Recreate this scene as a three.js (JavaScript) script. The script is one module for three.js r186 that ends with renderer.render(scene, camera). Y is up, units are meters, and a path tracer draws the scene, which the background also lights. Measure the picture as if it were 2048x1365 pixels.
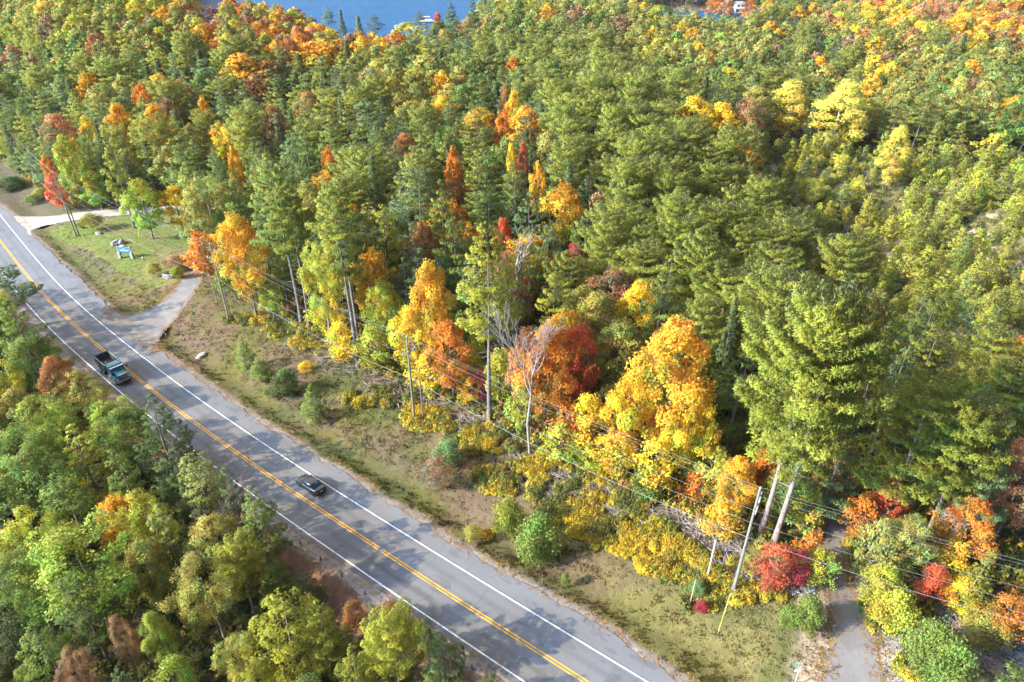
import * as THREE from 'three';
import { mergeGeometries } from 'three/addons/utils/BufferGeometryUtils.js';
import { RoundedBoxGeometry } from 'three/addons/geometries/RoundedBoxGeometry.js';
import { Sky } from 'three/addons/objects/Sky.js';

// ------------------------------------------------------------------ camera, sky, sun, exposure
const scene = new THREE.Scene();
const CAM_H = 66, PITCH = 32 * Math.PI / 180, FOCAL = 1365;          // focal length in pixels of the 2048 x 1365 photograph
const camera = new THREE.PerspectiveCamera(2 * Math.atan(682.5 / FOCAL) * 180 / Math.PI, 1024 / 682, 0.5, 6000);
camera.position.set(0, CAM_H, 0);
camera.rotation.x = -PITCH;
const SUN = new THREE.Vector3(-0.845, 0.475, 0.275).normalize();
const sky = new Sky();
sky.name = 'sky'; sky.userData.kind = 'structure';
sky.scale.setScalar(4000);
sky.material.uniforms.sunPosition.value.copy(SUN);
sky.material.uniforms.turbidity.value = 8;
sky.material.uniforms.rayleigh.value = 0.45;
sky.material.uniforms.mieCoefficient.value = 0.004;
sky.material.uniforms.cloudCoverage.value = 0.45;
sky.material.uniforms.cloudDensity.value = 0.5;
scene.add(sky);
scene.environmentIntensity = 0.3;
const sun = new THREE.DirectionalLight(new THREE.Color().setRGB(1, 0.83, 0.55), 2.75);
sun.position.copy(SUN).multiplyScalar(400).add(new THREE.Vector3(0, 0, -150));
sun.target.position.set(0, 0, -150);
sun.castShadow = true;
sun.shadow.mapSize.set(4096, 4096);
Object.assign(sun.shadow.camera, { left: -350, right: 350, top: 350, bottom: -350, near: 1, far: 1200 });
scene.add(sun, sun.target);
const renderer = new THREE.WebGLRenderer({ antialias: true });
renderer.shadowMap.enabled = true;
renderer.toneMapping = THREE.LinearToneMapping;
renderer.toneMappingExposure = 3.95;

// ------------------------------------------------------------------ random numbers, noise, small maths
let seedState = 7;
const seed = (n) => { seedState = (n * 2654435761) >>> 0; };
const rnd = () => { seedState = (seedState + 0x6d2b79f5) | 0; let t = Math.imul(seedState ^ (seedState >>> 15), 1 | seedState); t = (t + Math.imul(t ^ (t >>> 7), 61 | t)) ^ t; return ((t ^ (t >>> 14)) >>> 0) / 4294967296; };
const rr = (a, b) => a + (b - a) * rnd();
const pick = (a) => a[Math.floor(rnd() * a.length)];
const clamp = (v, a = 0, b = 1) => Math.min(b, Math.max(a, v));
const lerp = (a, b, t) => a + (b - a) * t;
const smooth = (a, b, v) => { const t = clamp((v - a) / (b - a)); return t * t * (3 - 2 * t); };
const hash2 = (x, y) => { let h = Math.imul(x, 374761393) + Math.imul(y, 668265263); h = Math.imul(h ^ (h >>> 13), 1274126177); return ((h ^ (h >>> 16)) >>> 0) / 4294967296; };
const hash3 = (x, y, z) => hash2(x + Math.imul(z, 7919), y + Math.imul(z, 104729));
function noise2(x, y) {
  const i = Math.floor(x), j = Math.floor(y), u = x - i, v = y - j, a = u * u * (3 - 2 * u), b = v * v * (3 - 2 * v);
  return lerp(lerp(hash2(i, j), hash2(i + 1, j), a), lerp(hash2(i, j + 1), hash2(i + 1, j + 1), a), b);
}
const fbm = (x, y, n = 4) => { let s = 0, a = 0.5, t = 0; for (let k = 0; k < n; k++) { s += a * noise2(x + k * 17.3, y - k * 9.1); t += a; a *= 0.5; x *= 2; y *= 2; } return s / t; };
function noise3(x, y, z) {
  const i = Math.floor(x), j = Math.floor(y), k = Math.floor(z), u = x - i, v = y - j, w = z - k, f = (t) => t * t * (3 - 2 * t);
  const g = (c) => lerp(lerp(hash3(i, j, c), hash3(i + 1, j, c), f(u)), lerp(hash3(i, j + 1, c), hash3(i + 1, j + 1, c), f(u)), f(v));
  return lerp(g(k), g(k + 1), f(w));
}
const V = (x, y, z) => new THREE.Vector3(x, y, z);
function randDir() { const y = rr(-1, 1), a = rr(0, 6.2832), r = Math.sqrt(1 - y * y); return V(r * Math.cos(a), y, r * Math.sin(a)); }

// ------------------------------------------------------------------ the road's centre line, and where a sight line through a point of the photograph meets the land
const centre = new THREE.CatmullRomCurve3([[-280, -330], [-200, -236], [-121.2, -149.7], [-90.7, -118.5], [-60.2, -91.5], [-36.6, -72.6], [-16.1, -57.3], [4, -42.8], [45, -14], [100, 24], [160, 66]].map(([x, z]) => V(x, 0, z)));
centre.arcLengthDivisions = 600;
const ROAD_LEN = centre.getLength(), NS = 260;
const cpts = centre.getSpacedPoints(NS);
const ctan = cpts.map((p, i) => cpts[Math.min(NS, i + 1)].clone().sub(cpts[Math.max(0, i - 1)]).normalize());
// [signed offset (positive on the far, right-hand side), distance along]
function roadRel(x, z) {
  let best = 1e18, bi = 0;
  for (let i = 0; i <= NS; i += 4) { const dx = x - cpts[i].x, dz = z - cpts[i].z, d = dx * dx + dz * dz; if (d < best) { best = d; bi = i; } }
  let lo = Math.max(0, bi - 4), hi = Math.min(NS, bi + 4); best = 1e18;
  for (let i = lo; i <= hi; i++) { const dx = x - cpts[i].x, dz = z - cpts[i].z, d = dx * dx + dz * dz; if (d < best) { best = d; bi = i; } }
  const c = cpts[bi], t = ctan[bi], dx = x - c.x, dz = z - c.z, along = dx * t.x + dz * t.z;
  return [dx * t.z - dz * t.x, bi * ROAD_LEN / NS + along];
}
function roadAt(along, off, y = 0) {
  const f = clamp(along / ROAD_LEN * NS, 0, NS), i = Math.min(NS - 1, Math.floor(f)), k = f - i;
  const x = lerp(cpts[i].x, cpts[i + 1].x, k), z = lerp(cpts[i].z, cpts[i + 1].z, k), t = ctan[i].clone().lerp(ctan[i + 1], k).normalize();
  return V(x + t.z * off, y, z - t.x * off);
}
const gauss = (x, z, cx, cz, r) => Math.exp(-((x - cx) ** 2 + (z - cz) ** 2) / (r * r));
function shoreZ(x) {                                               // the near shore of the lake
  const pts = [[-2000, -1400], [-330, -900], [-235, -480], [-180, -405], [-120, -388], [-45, -388], [-24, -500], [15, -530], [60, -555], [95, -470], [152, -465], [190, -560], [250, -660], [300, -900], [2500, -1400]];
  for (let i = 1; i < pts.length; i++) if (x <= pts[i][0]) return lerp(pts[i - 1][1], pts[i][1], (x - pts[i - 1][0]) / (pts[i][0] - pts[i - 1][0]));
  return -1400;
}
const LAKE_Y = -3;
function lakeness(x, z) {                                          // 1 in the lake
  let w = smooth(6, -6, z - shoreZ(x) + 5 * (noise2(x / 20, 3) - 0.5));
  if (x > 60) w *= smooth(-650, -640, z + 6 * (noise2(x / 25, 8) - 0.5)) + 0;
  return w;
}
function land(x, z) {
  const [s, t] = roadRel(x, z);
  let y = 0;
  if (s > 0) {
    y -= 0.75 * Math.exp(-(((s - 10.2) / 1.9) ** 2));
    y += 0.7 * smooth(12, 22, s);
  } else y -= 2.6 * smooth(5.5, 13, -s) + 2.0 * smooth(14, 45, -s);
  const w = smooth(22, 70, Math.abs(s));
  y += w * (fbm(x / 45, z / 45, 3) - 0.5) * 5;
  y += w * 20 * gauss(x, z, -188, -345, 92);
  y += w * 3 * gauss(x, z, -60, -280, 70);
  y += w * 24 * gauss(x, z, 400, -380, 170);
  y += w * 5 * gauss(x, z, 40, -190, 60);
  y += w * 8 * gauss(x, z, 25, -430, 55);
  y -= w * 5 * gauss(x, z, 95, -150, 42);
  y += (0.06 * (fbm(x / 2.5, z / 2.5, 2) - 0.5) + 0.25 * (fbm(x / 9, z / 9, 2) - 0.5)) * smooth(7.5, 10, Math.abs(s));
  const l = lakeness(x, z);
  return l > 0 ? lerp(Math.max(y, -2.2), -9, l) : (z < -380 ? Math.max(y, -2.4) : y);
}
function sight(px, py, level) {                                    // where the sight line through a point of the photograph is at a height
  const a = (px - 1024) / FOCAL, b = -(py - 682.5) / FOCAL, c = Math.cos(PITCH), s = Math.sin(PITCH);
  const dy = b * c - s, dz = -b * s - c, k = (level - CAM_H) / dy;
  return V(a * k, level, dz * k);
}
function G(px, py, up = 0) {                                       // the place on the land whose point `up` metres above it is seen at (px, py)
  let p = sight(px, py, up);
  for (let i = 0; i < 7; i++) p = sight(px, py, land(p.x, p.z) + up);
  p.y = land(p.x, p.z);
  return p;
}
function project(p) {                                              // [px, py, depth]
  const c = Math.cos(PITCH), s = Math.sin(PITCH), y = p.y - CAM_H, d = -y * s - p.z * c;
  return [1024 + FOCAL * p.x / d, 682.5 - FOCAL * (y * c - p.z * s) / d, d];
}
function heightTo(p, py) { let lo = 0, hi = 45; for (let i = 0; i < 30; i++) { const m = (lo + hi) / 2; if (project(V(p.x, p.y + m, p.z))[1] > py) lo = m; else hi = m; } return lo; }
const perPx = (p) => project(p)[2] / FOCAL;                        // metres per photograph pixel there
const inPoly = (x, z, poly) => { let inside = false; for (let i = 0, j = poly.length - 1; i < poly.length; j = i++) { const [xi, zi] = poly[i], [xj, zj] = poly[j]; if ((zi > z) !== (zj > z) && x < (xj - xi) * (z - zi) / (zj - zi) + xi) inside = !inside; } return inside; };
const flat = (list) => list.map(([x, y]) => { const p = sight(x, y, 0); return [p.x, p.z]; });

// ------------------------------------------------------------------ names, labels, things and parts
const used = new Map();
function numbered(name) { const n = used.get(name) ?? 0; used.set(name, n + 1); return n ? name + '_' + String(n).padStart(3, '0') : name; }
function tag(o, label, category, group, kind) {
  if (label) o.userData.label = label;
  if (category) o.userData.category = category;
  if (group) o.userData.group = group;
  if (kind) o.userData.kind = kind;
  return o;
}
function thing(name, label, category, p, turn = 0, group) {
  const o = new THREE.Group(); o.name = numbered(name);
  o.position.copy(p); o.rotation.y = turn; scene.add(o);
  return tag(o, label, category, group);
}
const lit = (m) => { m.castShadow = m.receiveShadow = true; return m; };
function part(name, geos, mat, parent) {
  const list = Array.isArray(geos) ? geos : [geos];
  const m = lit(new THREE.Mesh(list.length > 1 ? mergeGeometries(list.map((g) => { const q = g.index ? g.toNonIndexed() : g; for (const k of Object.keys(q.attributes)) if (!['position', 'normal', 'uv'].includes(k)) q.deleteAttribute(k); return q; })) : list[0], mat));
  m.name = parent ? name : numbered(name);
  (parent ?? scene).add(m);
  return m;
}
const structure = (name, geo, mat, parent) => { const m = part(name, geo, mat, parent); if (!parent) m.userData.kind = 'structure'; return m; };
const box = (w, h, d, x = 0, y = 0, z = 0, r = 0) => (r ? new RoundedBoxGeometry(w, h, d, 2, r) : new THREE.BoxGeometry(w, h, d)).translate(x, y, z);
const cyl = (r0, r1, h, n = 10) => new THREE.CylinderGeometry(r1, r0, h, n).translate(0, h / 2, 0);
function rod(a, b, r0, r1 = r0, n = 6) {
  const d = b.clone().sub(a), g = new THREE.CylinderGeometry(r1, r0, d.length(), n, 1).translate(0, d.length() / 2, 0);
  return g.applyQuaternion(new THREE.Quaternion().setFromUnitVectors(V(0, 1, 0), d.clone().normalize())).translate(a.x, a.y, a.z);
}
const std = (r, g, b, rough = 0.9, more = {}) => new THREE.MeshStandardMaterial({ color: new THREE.Color().setRGB(r, g, b), roughness: rough, metalness: 0, ...more });

// ------------------------------------------------------------------ computed textures
function dataMap(w, h, fn, srgb = true) {
  const d = new Uint8Array(w * h * 4), enc = (v) => 255 * (v <= 0.0031308 ? 12.92 * v : 1.055 * Math.pow(v, 1 / 2.4) - 0.055);
  for (let y = 0; y < h; y++) for (let x = 0; x < w; x++) { const c = fn(x, y), o = (y * w + x) * 4; for (let k = 0; k < 3; k++) d[o + k] = clamp(srgb ? enc(clamp(c[k])) : c[k] * 255, 0, 255); d[o + 3] = 255; }
  const t = new THREE.DataTexture(d, w, h); t.magFilter = THREE.LinearFilter; t.wrapS = t.wrapT = THREE.RepeatWrapping; if (srgb) t.colorSpace = THREE.SRGBColorSpace; t.needsUpdate = true;
  return t;
}
const tile = (fn, x, y, n) => { const u = x / n, v = y / n; return lerp(lerp(fn(x, y), fn(x - n, y), u), lerp(fn(x, y - n), fn(x - n, y - n), u), v); };
const barkMap = (a, b) => dataMap(128, 256, (x, y) => { const n = tile((p, q) => fbm(p / 7, q / 26, 4), x, y, 256), m = tile((p, q) => noise2(p / 3, q / 9), x, y, 256), k = clamp(n * 1.5 - 0.3 + 0.35 * (m - 0.5)); return [0, 1, 2].map((i) => lerp(a[i], b[i], k)); });
const M = {
  bark: new THREE.MeshStandardMaterial({ map: barkMap([0.08, 0.06, 0.05], [0.3, 0.25, 0.21]), roughness: 0.95 }),
  redBark: new THREE.MeshStandardMaterial({ map: barkMap([0.16, 0.1, 0.07], [0.46, 0.36, 0.29]), roughness: 0.95 }),
  paleBark: new THREE.MeshStandardMaterial({ map: barkMap([0.25, 0.22, 0.19], [0.6, 0.56, 0.5]), roughness: 0.9 }),
  deadWood: new THREE.MeshStandardMaterial({ map: barkMap([0.2, 0.155, 0.12], [0.42, 0.35, 0.29]), roughness: 0.9 }),
  poleWood: new THREE.MeshStandardMaterial({ map: barkMap([0.15, 0.125, 0.08], [0.3, 0.26, 0.18]), roughness: 0.9 }),
  stubWood: new THREE.MeshStandardMaterial({ map: barkMap([0.32, 0.28, 0.23], [0.52, 0.48, 0.41]), roughness: 0.9 }),
  steel: std(0.5, 0.52, 0.54, 0.45, { metalness: 0.7 }),
  wire: std(0.29, 0.27, 0.25, 0.7),
  black: std(0.015, 0.016, 0.018, 0.6),
  rubber: std(0.02, 0.02, 0.021, 0.85),
  white: std(0.75, 0.75, 0.74, 0.5),
};

scene.fog = new THREE.FogExp2(new THREE.Color().setRGB(0.9, 0.88, 0.74), 0.00004);        // thin autumn haze over the forest

// ------------------------------------------------------------------ outlines of the open ground, traced on the land
const openArea = flat([[-80, 300], [0, 320], [40, 350], [72, 376], [100, 398], [114, 414], [150, 423], [290, 419], [385, 413], [400, 470], [398, 540], [430, 565], [540, 606], [610, 656], [720, 742], [800, 770], [900, 812], [980, 850], [1060, 900], [1150, 945], [1250, 995], [1350, 1030], [1430, 1062], [1500, 1095], [1560, 1130], [1628, 1130], [1632, 1040], [1648, 985], [1680, 985], [1704, 1050], [1692, 1120], [1760, 1200], [1830, 1250], [1900, 1235], [2120, 1290], [2250, 1500], [1300, 1500], [500, 1000], [200, 740], [-80, 440]]);
const lawn = flat([[92, 466], [108, 453], [180, 443], [285, 434], [352, 432], [400, 470], [398, 530], [372, 556], [350, 575], [312, 578], [262, 556], [205, 520], [150, 488]]);
const driveTop = flat([[18, 433], [60, 433], [98, 432.5], [137, 431], [207, 426], [278, 422.7], [354, 420], [440, 415], [440, 424], [352, 430], [283, 432.5], [244, 436], [171, 442], [117, 446], [86, 451], [68, 457], [60, 466], [70, 483], [40, 470], [20, 452]]);
const driveMid = flat([[222, 613], [246, 629], [268, 627], [305, 614], [337, 595], [354, 578], [369, 558], [386, 541], [400, 522], [413, 500], [432, 502], [424, 522], [408, 551], [403, 573], [381, 604], [354, 636], [325, 665], [313, 686], [320, 701], [300, 705], [250, 668], [210, 630]]);
const lane = flat([[1635, 985], [1630, 1030], [1628, 1070], [1640, 1105], [1648, 1130], [1650, 1186], [1657, 1227], [1659, 1275], [1655, 1319], [1640, 1372], [1600, 1440], [1560, 1520], [1900, 1520], [1790, 1440], [1762, 1372], [1752, 1309], [1742, 1275], [1715, 1227], [1698, 1179], [1684, 1145], [1688, 1110], [1694, 1075], [1690, 1030], [1672, 985]]);
const pavementEdge = [[-160, 340], [-40, 405], [0, 410], [30, 433], [60, 466], [98, 497], [122, 524], [151, 546], [186, 580], [222, 613], [300, 700], [325, 705], [400, 757], [449, 790], [507, 832], [556, 862], [607, 889], [647, 921], [681, 937], [764, 994], [846, 1040], [890, 1077], [934, 1098], [998, 1139], [1071, 1175], [1160, 1222], [1240, 1272], [1340, 1345], [1420, 1400], [1600, 1500]].map(([x, y]) => { const p = sight(x, y, 0); return roadRel(p.x, p.z); });
function paveOff(t) {
  let i = 1; while (i < pavementEdge.length - 1 && pavementEdge[i][1] < t) i++;
  const [a, ta] = pavementEdge[i - 1], [b, tb] = pavementEdge[i];
  return clamp(lerp(a, b, clamp((t - ta) / (tb - ta))), 4.6, 9);
}
const clearing = flat([[1480, 330], [1560, 330], [1760, 325], [2180, 330], [2240, 800], [2010, 790], [1850, 740], [1730, 720], [1610, 640], [1490, 480]]);
const straw = flat([[1905, 1262], [2060, 1240], [2160, 1300], [2160, 1460], [1990, 1420], [1930, 1330]]);

// ------------------------------------------------------------------ ground: one sheet, its colour map 2048 x 1728 over the part the photograph shows near by
const MX0 = -165, MX1 = 155, MZ0 = -262, MZ1 = 8;
const mix3 = (a, b, k) => [lerp(a[0], b[0], k), lerp(a[1], b[1], k), lerp(a[2], b[2], k)];
const GC = {
  floor: [0.115, 0.078, 0.047], litter: [0.17, 0.09, 0.05], grass: [0.15, 0.128, 0.027], green: [0.095, 0.108, 0.02], dry: [0.175, 0.118, 0.052], straw: [0.42, 0.33, 0.21],
  dirt: [0.23, 0.16, 0.11], gravel: [0.34, 0.3, 0.26], lawn: [0.15, 0.175, 0.02], sand: [0.42, 0.31, 0.2], leaf: [0.36, 0.2, 0.06], tan: [0.215, 0.175, 0.052],
};
function groundColor(x, z) {
  const [s, t] = roadRel(x, z), n1 = fbm(x / 6, z / 6, 4), n2 = fbm(x / 1.7 + 40, z / 1.7, 3), n3 = noise2(x * 2.3, z * 2.3 + 9), n4 = fbm(x / 16 + 7, z / 16, 3);
  const nx = x + (n2 - 0.5) * 2.2, nz = z + (n1 - 0.5) * 2.2;
  let c;
  if (inPoly(nx, nz, openArea) && s > 0) {
    const e = s - paveOff(t);
    c = mix3(GC.grass, GC.dry, smooth(0.42, 0.62, n1));
    c = mix3(c, GC.green, 0.75 * smooth(0.52, 0.68, n4));
    c = mix3(c, GC.tan, smooth(5, 25, x) * 0.8);
    c = mix3(c, GC.green, smooth(8, 25, x) * smooth(0.5, 0.66, n1) * 0.7);
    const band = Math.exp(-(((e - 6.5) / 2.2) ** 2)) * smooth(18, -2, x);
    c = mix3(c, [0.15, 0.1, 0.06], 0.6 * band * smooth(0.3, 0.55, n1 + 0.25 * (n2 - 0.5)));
    c = mix3(c, GC.green, 0.5 * Math.exp(-(((e - 2.4) / 1.5) ** 2)) * smooth(0.3, 0.6, n2));
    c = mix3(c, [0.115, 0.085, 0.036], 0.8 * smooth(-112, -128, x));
    if (inPoly(nx, nz, lawn)) { c = mix3(GC.lawn, GC.tan, smooth(0.45, 0.62, n1) * 0.65); c = mix3(c, GC.leaf, 0.5 * smooth(-78, -66, x)); }
    const d = lane.reduce((m, [lx, lz]) => Math.min(m, Math.hypot(lx - nx, lz - nz)), 99);
    if (d < 4.2 && x > 15) c = mix3(c, [0.42, 0.3, 0.19], smooth(4.2, 1.8, d) * 0.9);
    if (x > 33 && z > -52 && inPoly(nx, nz, openArea)) c = mix3(GC.gravel, GC.sand, n1 * 0.7);
    if (inPoly(nx, nz, straw)) c = mix3(GC.straw, GC.dry, n1);
    c = mix3(c, mix3(GC.dirt, GC.gravel, n2), smooth(1.1, 0.15, e + (n2 - 0.5) * 1.2));
  } else if (s > -8 && s < 0) {
    c = mix3(mix3(GC.dirt, GC.gravel, 0.7 * n2), GC.litter, smooth(5.4, 6.6, -s + (n2 - 0.5) * 1.4));
  } else if (s < 0) c = mix3(GC.litter, GC.floor, smooth(0.4, 0.65, n1) * 0.8);
  else {
    c = mix3(GC.floor, GC.leaf, 0.5 * smooth(0.5, 0.7, n2));
    if (inPoly(nx, nz, clearing)) c = mix3(mix3([0.2, 0.17, 0.06], GC.tan, n2), GC.sand, smooth(0.44, 0.55, n1));
  }
  const v = 0.72 + 0.42 * n3 + 0.3 * (n2 - 0.5);
  return [c[0] * v, c[1] * v, c[2] * v];
}
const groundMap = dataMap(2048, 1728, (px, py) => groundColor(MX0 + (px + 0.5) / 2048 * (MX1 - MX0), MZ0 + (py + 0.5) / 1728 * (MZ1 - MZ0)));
groundMap.wrapS = groundMap.wrapT = THREE.ClampToEdgeWrapping;
const soilBump = dataMap(256, 256, (x, y) => { const v = tile((p, q) => fbm(p / 9, q / 9, 4), x, y, 256); return [v, v, v]; }, false);
{
  const axis = (a, b, f0, f1, fine) => { const out = []; let v = a; while (v < b) { out.push(v); const d = v < f0 ? f0 - v : v > f1 ? v - f1 : 0; let step = fine + Math.min(60, d * 0.09); if (v < f0 && v + step > f0) step = f0 - v + 1e-6; v += step; } out.push(b); return out; };
  const xs = axis(-2400, 2400, -150, 110, 1.3), zs = axis(-2600, 700, -170, 0, 1.3), pos = [], uv = [], idx = [];
  for (const z of zs) for (const x of xs) { pos.push(x, land(x, z), z); uv.push((x - MX0) / (MX1 - MX0), (z - MZ0) / (MZ1 - MZ0)); }
  for (let j = 0; j < zs.length - 1; j++) for (let i = 0; i < xs.length - 1; i++) { const a = j * xs.length + i, b = a + xs.length; idx.push(a, b, a + 1, a + 1, b, b + 1); }
  const g = new THREE.BufferGeometry(); g.setAttribute('position', new THREE.Float32BufferAttribute(pos, 3)); g.setAttribute('uv', new THREE.Float32BufferAttribute(uv, 2)); g.setIndex(idx); g.computeVertexNormals();
  const b = soilBump.clone(); b.repeat.set((MX1 - MX0) / 3, (MZ1 - MZ0) / 3); b.needsUpdate = true;
  tag(structure('ground', g, new THREE.MeshStandardMaterial({ map: groundMap, roughness: 1, bumpMap: b, bumpScale: 0.12 })), 'sloping forest floor and grassy verges under the trees');
}
// the lake
{
  const g = new THREE.PlaneGeometry(4000, 2400, 1, 1).rotateX(-Math.PI / 2).translate(0, LAKE_Y, -1560), uv = g.attributes.uv, p = g.attributes.position;
  for (let i = 0; i < uv.count; i++) uv.setXY(i, p.getX(i) / 60, p.getZ(i) / 60);
  const waves = dataMap(512, 512, (x, y) => { const v = tile((a, b) => 0.6 * fbm(a / 40 + b / 90, b / 13, 4) + 0.4 * fbm(a / 12, b / 6 + a / 30, 3), x, y, 512); return [v, v, v]; }, false);
  tag(structure('lake', g, new THREE.MeshPhysicalMaterial({ color: new THREE.Color().setRGB(0.014, 0.095, 0.2), roughness: 0.5, specularIntensity: 0.45, bumpMap: waves, bumpScale: 2.4, ior: 1.33 })), 'blue rippled lake beyond the far edge of the forest');
}

// ------------------------------------------------------------------ road, driveways and painted lines
function ribbon(t0, t1, o0, o1, y, step = 1) {                     // a strip along the road between two offsets (numbers or functions of the distance along)
  const n = Math.max(2, Math.ceil((t1 - t0) / step)), pos = [], uv = [], idx = [], f = (o, t) => (typeof o === 'function' ? o(t) : o);
  for (let i = 0; i <= n; i++) { const t = lerp(t0, t1, i / n); for (const o of [f(o0, t), f(o1, t)]) { const p = roadAt(t, o, y); pos.push(p.x, p.y, p.z); uv.push(o, t); } }
  for (let i = 0; i < n; i++) idx.push(i * 2, i * 2 + 2, i * 2 + 1, i * 2 + 1, i * 2 + 2, i * 2 + 3);
  const g = new THREE.BufferGeometry(); g.setAttribute('position', new THREE.Float32BufferAttribute(pos, 3)); g.setAttribute('uv', new THREE.Float32BufferAttribute(uv, 2)); g.setIndex(idx); g.computeVertexNormals();
  if (g.attributes.normal.getY(0) < 0) { g.setIndex(idx.reverse()); g.computeVertexNormals(); }
  return g;
}
const AW = 18, AL = 72;                                            // metres that the asphalt map covers
seed(31);
const cracks = [];
for (let k = 0; k < 16; k++) { const t = (k + rr(-0.3, 0.3)) * AL / 16; cracks.push({ t, o0: rr(-6, 0), o1: rr(1, 7), w: rr(0.03, 0.07), a: rr(0, 99), tilt: rr(-0.2, 0.2) }); }
const asphaltMap = dataMap(512, 2048, (px, py) => {
  const o = (px + 0.5) / 512 * AW - AW / 2, t = (py + 0.5) / 2048 * AL, n = fbm(o / 1.2, t / 3, 3), f = hash2(px, py), n4 = fbm(o / 4 + 5, t / 9, 3);
  let v = 0.15 * (0.8 + 0.3 * n4 + 0.16 * n + 0.22 * (f - 0.5)); { const q = fbm(o / 0.9 + 3, t / 2 + 11, 3); if (q > 0.66) v *= 0.82; if (o > -3.4 && o < -0.4 && t > 20 && t < 27) v *= 0.84; if (o > 0.3 && o < 3.3 && t > 51 && t < 54) v *= 0.87; }
  for (const c of [-2.6, -1.05, 1.05, 2.6]) v *= 1 + 0.09 * Math.exp(-(((o - c) / 0.4) ** 2));
  v *= 1 - 0.1 * (Math.exp(-(((o - 1.85) / 0.35) ** 2)) + Math.exp(-(((o + 1.85) / 0.35) ** 2))); if (o > 3.85) v *= 1.1; if (o > 3.78 && o < 3.88) v *= 0.8;
  for (const c of cracks) { let d = t - c.t - c.tilt * o - 0.9 * (noise2(o * 0.8 + c.a, 2) - 0.5) - 0.3 * (noise2(o * 3 + c.a, 5) - 0.5); d -= AL * Math.round(d / AL); if (Math.abs(d) < c.w && o > c.o0 && o < c.o1) v *= 0.8; }
  const l = Math.abs(o + 0.35 - 0.5 * (noise2(t * 0.5, 1) - 0.5)); if (l < 0.05 && noise2(t / 4, 7) > 0.35) v *= 0.82;
  return [v * 1.0, v * 0.99, v * 0.985];
});
const roadTex = asphaltMap.clone(); roadTex.repeat.set(1 / AW, 1 / AL); roadTex.offset.set(0.5, 0); roadTex.needsUpdate = true;
const grit = dataMap(128, 128, (x, y) => { const v = hash2(x, y); return [v, v, v]; }, false); grit.repeat.set(0.5, 0.5);
const asphalt = new THREE.MeshStandardMaterial({ map: roadTex, roughness: 0.85, bumpMap: grit, bumpScale: 0.012 });
const rag = (k, a) => (t) => a * (fbm(t / 2.5 + k, 3, 3) - 0.5) + 0.25 * (noise2(t * 1.6, k) - 0.5);
const T0 = 8, T1 = ROAD_LEN - 8;
const road = tag(structure('road', ribbon(T0, T1, (t) => -4.35 + rag(3, 0.5)(t), (t) => paveOff(t) - 0.35 + rag(9, 0.9)(t), 0.05, 0.5), asphalt), 'two-lane grey asphalt highway curving through the forest');
tag(structure('gravel_shoulder', ribbon(T0, T1, (t) => -5.7 + rag(5, 1.0)(t), (t) => -4.2, 0.03, 0.6), new THREE.MeshStandardMaterial({ map: dataMap(256, 256, (x, y) => { const n = tile((p, q) => fbm(p / 20, q / 20, 3), x, y, 256), f = hash2(x, y); return mix3([0.2, 0.16, 0.13], [0.36, 0.31, 0.26], clamp(n + 0.6 * (f - 0.5))); }), roughness: 1 })), 'narrow sandy gravel strip beside the lower edge of the road');
const worn = (r, g, b) => { const m = dataMap(128, 512, (x, y) => { const n = fbm(x / 30, y / 12, 4), k = 0.78 + 0.3 * n - (n < 0.36 ? 0.3 : 0); return [r * k, g * k, b * k]; }); m.repeat.set(1, 0.08); return new THREE.MeshStandardMaterial({ map: m, roughness: 0.7 }); };
const paintWhite = worn(0.82, 0.82, 0.8), paintYellow = worn(0.85, 0.42, 0.03);
for (const o of [-3.6, 3.6]) part('edge_line', ribbon(T0, T1, o - 0.085, o + 0.085, 0.062), paintWhite, road);
const along = (x, y) => { const p = sight(x, y, 0); return roadRel(p.x, p.z)[1]; };
const gaps = [along(289, 769.5), along(511, 934), along(762, 1101), along(1400, 1520)];
let tPrev = T0;
for (const g of [...gaps, T1]) { const from = tPrev, to = Math.min(T1, g - 0.35); for (const o of [-0.17, 0.17]) part('centre_line', ribbon(from, to, o - 0.08, o + 0.08, 0.062), paintYellow, road); tPrev = g + 0.35; }
function sheet(name, poly, lift, mat, label, scaleUv) {            // a driveway laid on the land
  const shape = new THREE.Shape(new THREE.CatmullRomCurve3(poly.map(([x, z]) => V(x, z, 0)), true, 'catmullrom', 0.25).getPoints(poly.length * 6).map((p) => new THREE.Vector2(p.x, p.y)));
  const out = shape.getPoints(1), lo = [Infinity, Infinity], hi = [-Infinity, -Infinity];
  for (const p of out) { lo[0] = Math.min(lo[0], p.x); lo[1] = Math.min(lo[1], p.y); hi[0] = Math.max(hi[0], p.x); hi[1] = Math.max(hi[1], p.y); }
  const ring = out.map((p) => [p.x + 0.35 * (noise2(p.x * 1.3, p.y * 1.3) - 0.5), p.y + 0.35 * (noise2(p.x * 1.3 + 9, p.y * 1.3) - 0.5)]), step = 0.5, pos = [], uv = [];
  const put = (x, z) => { pos.push(x, Math.max(land(x, z), -0.15) + lift, z); uv.push(x / scaleUv, z / scaleUv); };
  for (let x = lo[0]; x < hi[0]; x += step) for (let z = lo[1]; z < hi[1]; z += step) {
    const c = [[x, z], [x, z + step], [x + step, z + step], [x + step, z]], q = c.map(([a, b]) => inPoly(a, b, ring));
    for (const t of [[0, 1, 2], [0, 2, 3]]) if (t.filter((k) => q[k]).length >= 2) t.forEach((k) => put(...c[k]));
  }
  const g = new THREE.BufferGeometry(); g.setAttribute('position', new THREE.Float32BufferAttribute(pos, 3)); g.setAttribute('uv', new THREE.Float32BufferAttribute(uv, 2)); g.computeVertexNormals();
  return tag(structure(name, g, mat), label);
}
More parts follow.
